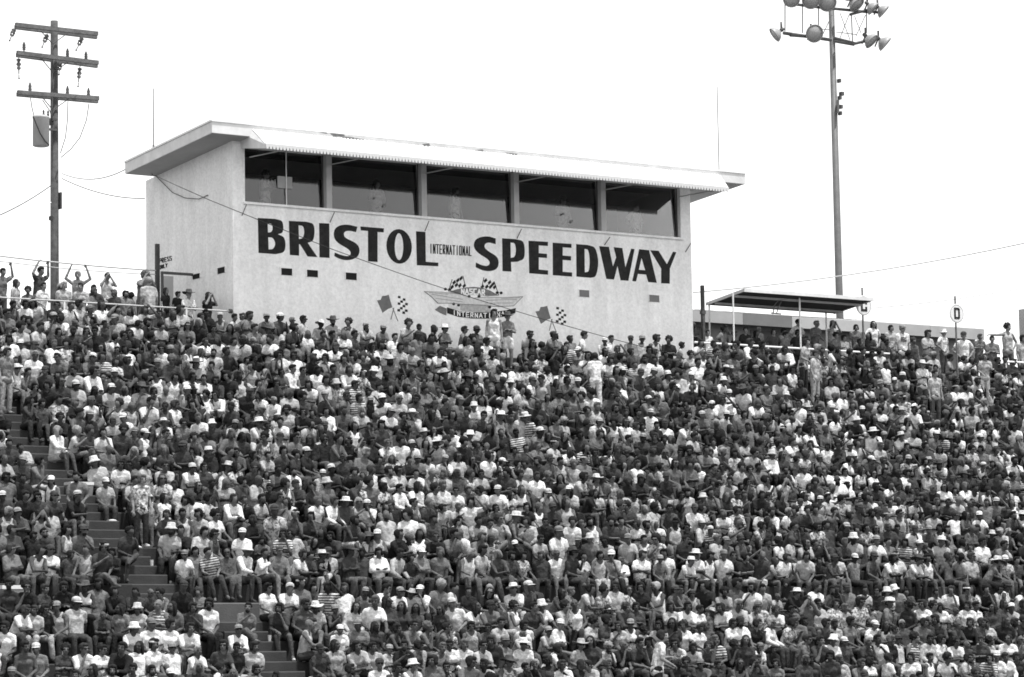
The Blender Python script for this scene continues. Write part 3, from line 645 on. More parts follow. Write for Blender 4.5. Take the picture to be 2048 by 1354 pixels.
# the crossarms run roughly along the stand
def uz(px, py): return P(px, py, YU - .2).z
ARMS = [((25, 52), (189, 70)), ((28, 108), (190, 128)), ((29, 187), (191, 199))]
INS = [[], [(48, 84, 103), (135, 97, 117), (172, 103, 122)], [(60, 165, 190), (135, 172, 196), (177, 176, 200)]]
HANG = [[((29, 57), (19, 82)), ((95, 68), (84, 95)), ((165, 74), (152, 101))], [((37, 113), (38, 158)), ((120, 124), (118, 150)), ((160, 132), (156, 174))], []]
for (a, b), ins, hang in zip(ARMS, INS, HANG):
    A = P(a[0], a[1], YU - .2); B = P(b[0], b[1], YU - .2)
    for off, nm in ((-.20, 0), (.20, 1)):
        mb = MB(); d = (B - A); s = Vector((0, off + (.02 if off > 0 else 0), 0))
        a_ = A + s + (Vector((.18, 0, .03)) if nm else Vector()); b_ = B + s + (Vector((.18, 0, .0)) if nm else Vector())
        h = .058
        mb.hexa(a_ + Vector((0, -.05, -h)), b_ + Vector((0, -.05, -h)), b_ + Vector((0, .05, -h)), a_ + Vector((0, .05, -h)), a_ + Vector((0, -.05, h)), b_ + Vector((0, -.05, h)), b_ + Vector((0, .05, h)), a_ + Vector((0, .05, h)))
        attach(mb, 'crossarm', M_WOODL, up)
    for px, y0p, y1p in ins:
        c0 = P(px, y1p, YU - .2); c1 = P(px, y0p, YU - .2)
        mb = MB(); hh = c1.z - c0.z
        mb.lathe([(.02, 0), (.02, hh * .15), (.055, hh * .2), (.04, hh * .3), (.055, hh * .45), (.04, hh * .55), (.05, hh * .7), (.03, hh * .85), (.02, hh)], c0, (0, 0, 1), 10); attach(mb, 'insulator', M_INSUL, up, True)
    for p_, q_ in hang:
        c0 = P(*p_, YU - .2); c1 = P(*q_, YU - .5); d = (c1 - c0); L = d.length
        mb = MB(); mb.lathe([(.012, 0), (.012, L * .1), (.07, L * .15), (.03, L * .25), (.075, L * .35), (.03, L * .45), (.065, L * .52), (.018, L * .6), (.014, L * .95), (.03, L * .97), (.02, L)], c0, d, 10); attach(mb, 'strain_insulator', M_INSUL, up, True)
    m_ = P(108, (a[1] + b[1]) / 2 + 26, YU - .2)
    for s in (-1, 1):
        q = A.lerp(B, .5 + s * .16); mb = MB(); mb.cyl((q.x, q.y, q.z - .05), (m_.x, YU - .12, m_.z), .014, n=6); attach(mb, 'arm_brace', M_DSTEEL, up)
t0 = P(82, 293, YU - .3); t1 = P(82, 231, YU - .3); rt = (P(97, 260, YU) - P(66, 260, YU)).length / 2
mb = MB(); hh = t1.z - t0.z; mb.lathe([(rt * .8, 0), (rt * .97, .02), (rt * .97, hh * .9), (rt, hh * .91), (rt, hh * .96), (rt * .7, hh)], (t0.x, YU - .3, t0.z), (0, 0, 1), 20); tk = attach(mb, 'transformer', M_TANK, up, True)
for dx in (.06, .2): mb = MB(); mb.lathe([(.03, 0), (.04, .04), (.025, .08), (.035, .12), (.015, .17)], (t0.x + dx, YU - .34, t1.z - .01), (0, 0, 1), 8); attach(mb, 'bushing', M_INSUL, up)
for py in (239, 259): z = P(96, py, YU - .2).z; mb = MB(); mb.box(t0.x + rt - .06, pu.x - .08, YU - .28, YU - .2, z - .03, z + .03); attach(mb, 'bracket', M_DSTEEL, up)
mb = MB(); mb.tube([P(x, y, YU - .6) for x, y in ((66, 232), (72, 247), (80, 266), (90, 282), (98, 290))], .018); attach(mb, 'jumper_wire', M_CABLE, up)
for pts in (((61, 196), (64, 215), (68, 232)), ((136, 203), (135, 240), (131, 275), (121, 306)), ((178, 207), (173, 240), (160, 275), (142, 298), (122, 315)), ((85, 200), (100, 222), (105, 240))):
    mb = MB(); mb.tube([P(x, y, YU - .3) for x, y in pts], .013, 5); attach(mb, 'jumper_wire', M_CABLE, up)
for px, y0p, y1p in ((121, 385, 418), (103, 432, 440), (104, 240, 250)):
    a = P(px, y1p, YU - .1); b = P(px, y0p, YU - .1); mb = MB(); mb.box(a.x - .04, a.x + .015, YU - .17, YU, a.z, b.z); attach(mb, 'conduit_box', M_WOOD, up)

# ------------------------------------------------------------------ floodlight tower
YT = YF + 10.0
pt_ = P(1680, 640, YT); tw = empty('floodlight_tower', (pt_.x, YT, 0)); tag(tw, 'tall grey pole with truss arms of round stadium floodlights', 'light tower')
ztop_ = P(1667, -90, YT).z
r0 = (P(1686, 600, YT) - P(1672, 600, YT)).length / 2; r1 = (P(1673, 90, YT) - P(1663, 90, YT)).length / 2
mb = MB(); mb.cyl((pt_.x, YT, 0), (pt_.x, YT, ztop_), r0 * 1.12, r1 * .85, 18); attach(mb, 'pole_shaft', M_STEEL, tw, True)
def bars(name, lst, r, m=M_STEEL, Y=YT - .3):
    mb = MB()
    for a, b in lst: mb.cyl(P(*a, Y), P(*b, Y), r, n=6)
    return attach(mb, name, m, tw)
bars('truss_arm', [((1567, 66), (1662, 80)), ((1580, 70), (1620, 73))], .06, M_DSTEEL)
bars('truss_arm', [((1668, 76), (1710, 87)), ((1710, 87), (1735, 81)), ((1668, 82), (1708, 89))], .055, M_DSTEEL)
bars('truss_arm', [((1570, 6), (1665, 18)), ((1665, 17), (1735, 24)), ((1700, 29), (1735, 20)), ((1735, 22), (1758, 25))], .05, M_DSTEEL)
bars('truss_arm', [((1570, -70), (1665, -58)), ((1665, -58), (1760, -50))], .05, M_DSTEEL)
for a, b in (((1570, 8), (1570, 62)), ((1605, 12), (1605, 66)), ((1637, 16), (1637, 55)), ((1703, 30), (1705, 84)), ((1733, 26), (1733, 66))): bars('truss_upright', [(a, b)], .022)
for a, b in (((1664, 30), (1646, 68)), ((1680, 26), (1700, 80)), ((1698, 30), (1680, 76)), ((1731, 30), (1712, 72)), ((1709, 32), (1722, 66)), ((1672, 64), (1712, 69)), ((1645, 58), (1662, 60)), ((1640, 76), (1662, 82))): bars('truss_brace', [(a, b)], .014)
def flood(px, py, rp, dx, dy, depth, Y=YT - .55):
    """round reflector facing (dx right, dy up, towards the viewer)"""
    c_ = P(px, py, Y); sc = (P(px + 10, py, Y) - P(px - 10, py, Y)).length / 20; r = rp * sc * .92
    ax = (CR * dx + CU * dy - CF * depth).normalized()
    fl = empty('floodlight', c_); fl.parent = tw; fl.matrix_parent_inverse = Matrix.Translation(-Vector(tw.location))
    def at2(mb, nm, m): o = mb.build(nm, m, fl, True); o.matrix_parent_inverse = Matrix.Translation(-c_); return o
    mb = MB(); prof = []
    for t in np.linspace(0, 1, 9): prof.append((r * (.16 + .84 * math.sin(t * math.pi / 2) ** .9), -r * .95 * (1 - t) ** 1.0))
    prof2 = prof + [(r * 1.04, 0), (r * 1.04, r * .04), (r * .96, r * .04)] + [(p[0] * .94, p[1] + r * .05) for p in prof[::-1]]
    mb.lathe(prof2, c_, ax, 22); at2(mb, 'reflector', M_LAMP)
    mb = MB(); mb.lathe([(r * .90, -r * .06), (r * .90, -r * .02)], c_, ax, 22); at2(mb, 'lens', mat('frosted_lens', .30, .35))
    mb = MB(); k = c_ - ax * r * .95; mb.lathe([(r * .2, 0), (r * .26, r * .15), (r * .24, r * .5), (r * .12, r * .6)], k, -ax, 10); at2(mb, 'socket', M_DSTEEL)
    bk = k - ax * .05; mb = MB(); mb.cyl(bk, bk + Vector((0, .2, -.25)), .03, n=6); mb.cyl(bk, bk + Vector((0, 0, .28)), .04, n=6); at2(mb, 'bracket', M_DSTEEL)
for a in ((1549, 70, 13, -.75, -.55, .15), (1629, 67, 15, .25, -.25, .9), (1744, 83, 13.5, .65, -.65, .35), (1771, 89, 13.5, .72, -.62, .12), (1768, 24, 12, .72, -.62, .12), (1747, 18, 12, .7, -.65, .2),
          (1714, 10, 14, .55, -.65, .45), (1583, -2, 14, -.1, -.3, .9), (1622, 0, 15, .05, -.3, .9), (1655, 5, 15, .15, -.3, .9), (1700, -14, 14, .3, -.5, .7)): flood(*a)
for px, py, w in ((1676, 162, 5), (1680, 188, 8), (1677, 196, 5), (1678, 214, 7), (1678, 227, 5)):
    a = P(px, py, YT - .15); mb = MB(); mb.box(a.x - .01, a.x + w * .014, YT - .25, YT - .1, a.z - .06, a.z + .07); attach(mb, 'junction_box', M_DSTEEL, tw)
mb = MB(); mb.cyl(P(1676, 200, YT - .2), P(1676, 226, YT - .2), .05, n=8); attach(mb, 'conduit', M_STEEL, tw)

# ------------------------------------------------------------------ overhead cables
def cable(pts, r, label, m=M_CABLE):
    mb = MB(); mb.tube(pts, r, 6); return tag(mb.build('overhead_cable', m), label, 'cable')
Y0c = YF - .7
chain = [(300, 345), (358, 373), (419, 400), (518, 440), (663, 498), (755, 531), (846, 563), (955, 599), (1068, 633), (1218, 676), (1330, 705)]
cable([P(px, py, Y0c - .9 * i / (len(chain) - 1)) if i else PX(298, 346, X0 - .02) for i, (px, py) in enumerate(chain)], .0095, 'thin cable running diagonally down across the press box front')
cable([PX(308, 348, X0 - .03), PX(330, 370, X0 - .08), PX(345, 385, X0 - .08), PX(370, 396, X0 - .08), PX(398, 398, X0 - .06), PX(416, 390, X0 - .02)], .011, 'loose loop of cable hanging on the press box side wall')
YQ = YU - .2
cable(sag(P(124, 357, YQ), PX(290, 397, X0 + .1), .15), .013, 'cable from utility pole down to press box side wall')
cable(sag(P(124, 347, YQ), PX(252, 338, XRL + .02), .22), .016, 'thin cable from utility pole to the roof corner of press box', M_STAY)
cable(sag(P(102, 371, YQ), P(-60, 452, YQ - 4), .12), .016, 'cable from utility pole running down to the left edge')
cable(sag(P(102, 405, YQ), P(-60, 478, YQ - 4), .1), .016, 'faint lower cable from utility pole to left edge', mat('paler_wire', .55, .6))
cable(sag(P(1386, 585, YT - 3), P(2400, 396, YT - 8), .45), .022, 'upper cable rising to the right past the light tower', M_STAY)
cable(sag(P(1730, 617, YF + .4), P(2100, 565, YF + 2), .1), .018, 'faint cable rising right above the D sign', mat('paler_wire', .55, .6))

#CROWD
# ------------------------------------------------------------------ people: shapes
TMP = bpy.data.scenes.new('workbench')
def tmp_graph():
    v = TMP.view_layers[0]; v.update(); return v.depsgraph
_ICO = None
def ico():
    global _ICO
    if _ICO is None:
        bm = bmesh.new(); bmesh.ops.create_icosphere(bm, subdivisions=2, radius=1.0)
        _ICO = ([v.co.copy() for v in bm.verts], [tuple(v.index for v in f.verts) for f in bm.faces]); bm.free()
    return _ICO
class Blob:
    """closed pieces that are fused into one continuous skin"""
    def __init__(s): s.mb = MB()
    def ball(s, c, r, R=None):
        v, f = ico(); r = (r, r, r) if not hasattr(r, '__len__') else r
        c = Vector(c); pts = [Vector((q.x * r[0], q.y * r[1], q.z * r[2])) for q in v]
        if R is not None: pts = [R @ q for q in pts]
        s.mb.add([c + q for q in pts], f); return s
    def cap(s, p, q, r0, r1):
        p, q = Vector(p), Vector(q)
        s.ball(p, r0); s.ball(q, r1)
        if (q - p).length > 1e-4: s.mb.cyl(p, q, r0, r1, 10)
        return s
    def chain(s, pts):
        for a, b in zip(pts[:-1], pts[1:]): s.cap(a[0], b[0], a[1], b[1])
        return s
    def fused(s, vox, sm):
        me = s.mb.mesh('tmp'); o = bpy.data.objects.new('tmp', me); TMP.collection.objects.link(o)
        m = o.modifiers.new('r', 'REMESH'); m.mode = 'VOXEL'; m.voxel_size = vox; m.adaptivity = 0.0
        m2 = o.modifiers.new('s', 'SMOOTH'); m2.factor = 0.5; m2.iterations = sm
        dg = tmp_graph()
        t = bpy.data.meshes.new_from_object(o.evaluated_get(dg)); bpy.data.objects.remove(o); bpy.data.meshes.remove(me); return t
    def fuse(s, vox, faces, wob=0.0, sm=3): return thin(s.fused(vox, sm), faces, wob)
def thin(me, faces, wob=0.0, drop=True):
    o = bpy.data.objects.new('tmp', me); TMP.collection.objects.link(o)
    m3 = o.modifiers.new('d', 'DECIMATE'); m3.ratio = min(1.0, faces / max(1, 2 * len(me.polygons)))
    dg = tmp_graph(); ev = o.evaluated_get(dg); t = ev.to_mesh()
    t.calc_loop_triangles()
    V = np.empty(len(t.vertices) * 3, np.float32); t.vertices.foreach_get('co', V); V = V.reshape(-1, 3)
    F = np.empty(len(t.loop_triangles) * 3, np.int32); t.loop_triangles.foreach_get('vertices', F); F = F.reshape(-1, 3)
    ev.to_mesh_clear(); bpy.data.objects.remove(o)
    if drop: bpy.data.meshes.remove(me)
    if wob:
        V = V + wob * np.stack([np.sin(V[:, 2] * 31 + V[:, 0] * 17), np.sin(V[:, 2] * 43 + V[:, 0] * 23 + 1), 0.4 * np.sin(V[:, 0] * 37)], 1).astype(np.float32)
    return V, F
def rotx(a): return Matrix.Rotation(a, 3, 'X')
def rotz(a): return Matrix.Rotation(a, 3, 'Z')
HIP = Vector((0, .06, .10))

class Pose: pass
def make_pose(kind, lean, headyaw, headpitch, arms, legs, curl=.6):
    """kind 'sit' (origin on the seat edge, feet .42 below) or 'stand' (origin at the feet). Front is -y."""
    p = Pose(); p.kind = kind
    base = Vector((0, 0, 0)) if kind == 'sit' else Vector((0, -.06, .80))
    R = rotx(lean)
    def T(v): v = Vector(v); return base + HIP + R @ (v - HIP)
    p.T = T; p.base = base
    p.sh = {s: T((s * .158, .045, .55)) for s in (-1, 1)}
    p.neck0, p.neck1 = T((0, .05, .56)), T((0, .03, .67))
    Rh = rotz(headyaw) @ rotx(lean * .3 + headpitch); p.Rh = Rh
    p.hc = p.neck1 + Rh @ Vector((0, -.025, .085))
    p.arm = {}
    for s, (e, w) in arms.items(): p.arm[s] = (base + Vector((e[0] * (.82 if abs(e[0]) < .32 else .92), e[1], e[2])), base + Vector((w[0] * .9, w[1], w[2])))
    p.leg = {}
    for s, (k, a, t) in legs.items(): p.leg[s] = (base + Vector((s * .09, .06, .09)), Vector(k) + (base if kind == 'sit' else Vector()), Vector(a) + (base if kind == 'sit' else Vector()), Vector(t) + (base if kind == 'sit' else Vector()))
    p.curl = curl
    return p
def torso(b, p, g=0.0, hem=True):
    T, base = p.T, p.base
    b.ball(base + Vector((0, .06, .10)), (.148 + g, .120 + g, .115 + g))
    for s in (-1, 1): b.cap(T((s * .045, .06, .14)), T((s * .072, .05, .45)), .098 + g, .088 + g)
    b.cap(T((-.05, .06, .28)), T((.05, .06, .28)), .094 + g, .094 + g)
    b.cap(T((-.05, .02, .44)), T((.05, .02, .44)), .078 + g, .078 + g)
def hand(b, e, w, curl):
    d = (w - e).normalized(); up = Vector((0, 0, 1)); sd = d.cross(up)
    if sd.length < .1: sd = Vector((1, 0, 0))
    sd.normalize(); n = sd.cross(d).normalized()
    pc = w + d * .045
    for k in (-1, 0, 1): b.cap(w + sd * .008 * k, pc + sd * .022 * k + d * .02, .016, .014)
    for k, L in ((-1.5, .062), (-.5, .075), (.5, .07), (1.5, .055)):
        a0 = pc + sd * .0195 * k + d * .035; a1 = a0 + (d * (1 - curl * .4) - n * curl * .6 + sd * k * .08).normalized() * L * .55
        a2 = a1 + (d * (1 - curl * .9) - n * curl).normalized() * L * .5
        b.chain([(a0, .0095), (a1, .009), (a2, .0075)])
    t0 = w + sd * .026 + d * .015; t1 = t0 + (sd * .7 + d * .6 - n * .3).normalized() * .04; t2 = t1 + (d - n * .4).normalized() * .03
    b.chain([(t0, .0125), (t1, .011), (t2, .009)])
def body_blob(p, hands=True):
    b = Blob(); torso(b, p)
    b.cap(p.sh[-1], p.sh[1], .054, .054); b.cap(p.T((-.09, .05, .585)), p.T((.09, .05, .585)), .05, .05)
    b.cap(p.neck0, p.neck1, .058, .052)
    hd = lambda v: p.hc + p.Rh @ Vector(v)
    b.ball(hd((0, .012, .02)), (.075, .092, .09), p.Rh); b.ball(hd((0, -.03, -.045)), (.056, .060, .066), p.Rh)
    b.ball(hd((0, -.05, -.085)), (.03, .03, .025), p.Rh)
    b.cap(hd((0, -.083, .012)), hd((0, -.103, -.028)), .012, .016)
    for s in (-1, 1):
        b.ball(hd((s * .076, .01, -.012)), (.012, .02, .03), p.Rh); b.ball(hd((s * .038, -.068, -.03)), (.022, .02, .02), p.Rh)
        b.cap(hd((s * .012, -.083, .028)), hd((s * .05, -.07, .028)), .012, .011)
        e, w = p.arm[s]
        b.chain([(p.sh[s], .050), (e, .038), (w, .027)])
        b.ball(e.lerp(w, .3), .039)
        if hands: hand(b, e, w, p.curl)
        else: b.cap(w, w + (w - e).normalized() * .1, .03, .025)
        h, k, a, t = p.leg[s]
        b.chain([(h, .088), (h.lerp(k, .5), .078), (k, .056), (k.lerp(a, .35), .056), (a, .037)])
        hl = a + Vector((0, .035, -.035))
        b.chain([(a, .037), (hl, .036), (t, .034)]); b.cap(t, a + Vector((0, -.02, -.01)), .034, .04)
    return b
def tee_blob(p, sleeve):
    b = Blob(); g = .015; torso(b, p, g)
    T = p.T
    if p.kind == 'stand': b.cap(p.base + Vector((-.07, .06, .05)), p.base + Vector((.07, .06, .05)), .118, .118)
    if sleeve > 0:
        b.cap(p.sh[-1], p.sh[1], .054 + g, .054 + g); b.cap(T((-.09, .05, .585)), T((.09, .05, .585)), .05 + g * .6, .05 + g * .6)
        for s in (-1, 1):
            e, w = p.arm[s]; q = p.sh[s].lerp(e, min(1, sleeve)); b.cap(p.sh[s], q, .054 + g, (.061 if sleeve < 1 else .054))
            if sleeve > 1: b.cap(e, e.lerp(w, .9), .058, .045)
    else:
        for s in (-1, 1): b.chain([(T((s * .062, .015, .46)), .062), (T((s * .085, .02, .57)), .042), (T((s * .088, .055, .605)), .040), (T((s * .075, .09, .56)), .045)])
    return b
def leg_blob(p, long):
    b = Blob(); g = .014
    b.ball(p.base + Vector((0, .06, .09)), (.160, .135, .118))
    b.ball(p.base + Vector((0, .06, .12)), (.150, .125, .12))
    for s in (-1, 1):
        h, k, a, t = p.leg[s]
        if long:
            b.chain([(h, .10), (k, .07 + .004), (k.lerp(a, .4), .068), (k.lerp(a, .93), .062)])
        else:
            b.chain([(h, .10), (h.lerp(k, .55), .094)])
    return b
def S(a): return {-1: tuple(tuple(c * (-1 if i == 0 else 1) for i, c in enumerate(v)) for v in a), 1: a}
LEG0 = S(((.12, -.37, .10), (.11, -.38, -.34), (.125, -.53, -.385)))
LEG1 = S(((.17, -.35, .11), (.12, -.33, -.34), (.15, -.48, -.385)))
LEG2 = {1: ((.07, -.38, .13), (.02, -.40, -.32), (.0, -.55, -.37)), -1: ((-.10, -.36, .10), (-.12, -.27, -.35), (-.14, -.42, -.385))}
LEG3 = S(((.14, -.36, .11), (.12, -.20, -.33), (.14, -.35, -.385)))
LEG4 = {1: ((.13, -.38, .08), (.14, -.55, -.33), (.16, -.70, -.35)), -1: ((-.16, -.36, .10), (-.13, -.36, -.34), (-.17, -.50, -.385))}
LEG5 = {1: ((.20, -.33, .11), (.26, -.36, -.33), (.30, -.50, -.385)), -1: ((-.06, -.38, .11), (-.02, -.34, -.34), (-.02, -.49, -.385))}
LEG6 = {1: ((.10, -.36, .20), (-.10, -.40, .02), (-.16, -.50, -.02)), -1: ((-.10, -.37, .10), (-.11, -.33, -.34), (-.13, -.48, -.385))}
STL = {1: ((.105, -.02, .49), (.11, .02, .085), (.13, -.13, .035)), -1: ((-.105, .0, .49), (-.12, .05, .085), (-.15, -.10, .035))}
r_ = math.radians
POSES = {
 's0': make_pose('sit', r_(6), r_(-4), 0, S(((.27, -.06, .31), (.15, -.31, .19))), LEG0),
 's1': make_pose('sit', r_(27), r_(12), r_(-14), S(((.19, -.30, .24), (.045, -.47, .26))), LEG1),
 's2': make_pose('sit', r_(4), r_(26), 0, S(((.26, -.05, .32), (-.05, -.15, .36))), LEG3),
 's3': make_pose('sit', r_(10), r_(-10), r_(-4), {1: ((.34, -.20, .58), (.12, -.20, .80)), -1: ((-.27, -.08, .30), (-.14, -.32, .19))}, LEG1),
 's4': make_pose('sit', r_(2), r_(-28), 0, S(((.26, .0, .29), (.05, -.19, .19))), LEG2),
 's5': make_pose('sit', r_(-9), r_(20), r_(4), S(((.28, .19, .32), (.24, .28, .06))), LEG4),
 's6': make_pose('sit', r_(12), 0, 0, S(((.25, -.20, .46), (.055, -.19, .735))), LEG1, .9),
 's7': make_pose('sit', r_(16), r_(32), r_(-8), {1: ((.28, -.15, .34), (.10, -.31, .50)), -1: ((-.25, -.08, .28), (-.05, -.26, .20))}, LEG6),
 's8': make_pose('sit', r_(22), r_(-18), r_(-10), {1: ((.17, -.31, .24), (.05, -.30, .50)), -1: ((-.25, -.14, .28), (-.06, -.36, .22))}, LEG5),
 's9': make_pose('sit', r_(13), r_(40), r_(-4), {1: ((.28, .02, .32), (.16, -.22, .20)), -1: ((-.22, -.22, .30), (-.10, -.42, .24))}, LEG5),
 't0': make_pose('stand', 0, r_(8), 0, S(((.25, .06, .29), (.24, -.02, .05))), STL),
 't1': make_pose('stand', 0, r_(-10), 0, S(((.26, .0, .31), (-.06, -.13, .36))), STL),
 't2': make_pose('stand', r_(4), r_(-15), r_(4), S(((.36, -.02, .66), (.24, -.10, .94))), STL, .9),
 't3': make_pose('stand', 0, r_(15), 0, S(((.36, .10, .33), (.19, -.02, .14))), STL),
 't4': make_pose('stand', r_(4), 0, 0, S(((.27, -.15, .48), (.06, -.15, .75))), STL, .9),
 't5': make_pose('stand', r_(-3), r_(10), 0, {-1: ((-.45, .02, .52), (-.70, .02, .52)), 1: ((.36, .10, .33), (.19, .02, .13))}, STL),
 't6': make_pose('stand', r_(8), r_(-20), r_(-6), {1: ((.27, -.04, .32), (.16, -.27, .33)), -1: ((-.27, .02, .30), (-.20, -.2, .18))}, STL),
}
SITS = ['s0', 's1', 's2', 's3', 's4', 's5', 's6', 's7', 's8', 's9']; SITW = [3, 3, 2.2, .3, 3, 1.3, .2, 1.6, 2, 2]
SHAPES = {}
def head_shape(kind):
    b = Blob()
    if kind == 'short': b.ball((0, .024, .034), (.089, .101, .096)); b.ball((0, -.04, .078), (.064, .06, .044))
    elif kind == 'side':
        b.ball((0, .028, .032), (.098, .104, .102)); b.ball((.02, -.052, .078), (.07, .05, .046))
        for s in (-1, 1): b.ball((s * .076, .012, -.03), (.028, .05, .058))
    elif kind == 'curly':
        b.ball((0, .03, .045), (.112, .112, .108))
        for i in range(26):
            t = i * 2.399; z = 1 - 2 * (i + .5) / 26; q = math.sqrt(1 - z * z)
            if z < -.5: continue
            v = Vector((q * math.cos(t) * .10, .03 + q * math.sin(t) * .10, .045 + z * .10))
            if v.y < -.03 and v.z < .07: continue
            b.ball(v, .03)
    elif kind == 'long':
        b.ball((0, .03, .030), (.092, .098, .098)); b.ball((0, .065, -.09), (.098, .055, .15))
        for s in (-1, 1): b.cap((s * .082, .01, .0), (s * .085, .015, -.14), .032, .03)
    elif kind == 'tail':
        b.ball((0, .026, .028), (.086, .096, .093)); b.chain([(Vector((0, .12, .02)), .035), (Vector((.02, .16, -.08)), .04), (Vector((.03, .15, -.20)), .02)])
    elif kind == 'under': b.ball((0, .034, -.002), (.088, .082, .062))
    elif kind == 'underlong':
        b.ball((0, .034, -.002), (.090, .082, .062)); b.ball((0, .06, -.09), (.096, .055, .14))
    elif kind == 'beard':
        b.ball((0, -.045, -.085), (.052, .05, .045))
    return b
def lathe_np(prof, n, ell=(1, 1), fn=None):
    mb = MB(); mb.lathe(prof, (0, 0, 0), (0, 0, 1), n)
    V = np.array([tuple(v) for v in mb.v], np.float32); V[:, 0] *= ell[0]; V[:, 1] *= ell[1]
    if fn is not None: V = fn(V)
    F = []
    for f in mb.f:
        for i in range(1, len(f) - 1): F.append((f[0], f[i], f[i + 1]))
    return V, np.array(F, np.int32)
def hat_shape(kind, lo):
    n = 10 if lo else 20
    if kind == 'cap':
        V, F = lathe_np([(.092, 0), (.094, .03), (.086, .06), (.06, .085), (.02, .097), (.004, .098)], n, (.98, 1.1))
        V = V + np.array([0, .014, .035], np.float32)
        m = 7; vv = []; ff = []
        for i in range(m + 1):
            t = math.pi * (1.08 + .84 * i / m); x0, y0 = .088 * math.cos(t), .098 * math.sin(t) + .01
            vv += [(x0, y0, .045), (x0 * 1.05, y0 * (1.0 + .75 * math.sin(math.pi * i / m)), .028), (x0 * 1.05, y0 * (1.0 + .75 * math.sin(math.pi * i / m)), .022), (x0, y0, .038)]
        for i in range(m):
            for j in range(4): a, b2 = i * 4 + j, i * 4 + (j + 1) % 4; ff += [(a, b2, b2 + 4), (a, b2 + 4, a + 4)]
        F = np.vstack([F, np.array(ff, np.int32) + len(V)]); V = np.vstack([V, np.array(vv, np.float32)])
        return V, F
    if kind == 'bucket':
        V, F = lathe_np([(.145, -.022), (.15, -.018), (.102, .022), (.098, .03), (.088, .10), (.078, .112), (.02, .118), (.004, .118)], n, (.97, 1.08)); return V + np.array([0, .012, .03], np.float32), F
    if kind == 'brim':
        def fn(V):
            r = np.hypot(V[:, 0], V[:, 1]); k = np.clip((r - .11) / .1, 0, 1); V[:, 2] += k * (.035 * (V[:, 0] / np.maximum(r, 1e-4)) ** 2 - .025 * (V[:, 1] / np.maximum(r, 1e-4)) ** 2); return V
        V, F = lathe_np([(.20, .0), (.205, .006), (.108, .012), (.100, .02), (.090, .085), (.07, .112), (.03, .102), (.004, .098)], n, (.96, 1.06), fn); return V + np.array([0, .012, .045], np.float32), F
    if kind == 'straw':
        V, F = lathe_np([(.17, -.004), (.175, .004), (.106, .016), (.100, .022), (.095, .08), (.08, .10), (.03, .106), (.004, .106)], n, (.97, 1.08)); return V + np.array([0, .012, .04], np.float32), F
    if kind == 'band':
        V, F = lathe_np([(.09, 0), (.094, .004), (.093, .032), (.088, .035)], n, (.98, 1.1)); return V + np.array([0, .016, .035], np.float32), F
    if kind == 'glasses':
        mb = MB()
        for s in (-1, 1): mb.box(s * .038 - .026, s * .038 + .026, -.098, -.084, -.012, .020)
        mb.box(-.012, .012, -.100, -.09, .006, .014)
        for s in (-1, 1): mb.box(s * .076 - .003, s * .076 + .003, -.09, .01, .005, .012)
        F = []
        for f in mb.f: F += [(f[0], f[1], f[2]), (f[0], f[2], f[3])]
        return np.array([tuple(v) for v in mb.v], np.float32), np.array(F, np.int32)
def shape(key, lo=True):
    """key: ('body'|'tee'|'long_sleeve'|'tank'|'trousers'|'shorts', pose) or ('hair'|'hat', kind)"""
    kk = key + (lo,)
    if kk in SHAPES: return SHAPES[kk]
    what, arg = key
    if what == 'body': r = body_blob(POSES[arg], not lo).fuse(.018 if lo else .0115, 380 if lo else 3200, sm=2)
    elif what in ('tee', 'tank', 'long_sleeve'): r = tee_blob(POSES[arg], {'tee': .62, 'tank': 0, 'long_sleeve': 1.5}[what]).fuse(.022 if lo else .018, 170 if lo else 900, .007)
    elif what in ('trousers', 'shorts'): r = leg_blob(POSES[arg], what == 'trousers').fuse(.024 if lo else .018, 130 if lo else 700, .003)
    elif what.startswith('shoe'):
        h, k, an, t = POSES[arg].leg[1 if what == 'shoe_r' else -1]; b = Blob(); hl = an + Vector((0, .035, -.035))
        b.chain([(hl + Vector((0, .004, .004)), .043), (t.lerp(hl, .4), .042), (t, .041)]); b.cap(an + Vector((0, -.01, -.02)), hl, .044, .044); r = b.fuse(.012, 160)
    elif what == 'hair': r = head_shape(arg).fuse(.016 if lo else .010, (90 if arg != 'curly' else 130) if lo else 500, sm=1)
    elif what == 'hat': r = hat_shape(arg, lo)
    SHAPES[kk] = r; return r

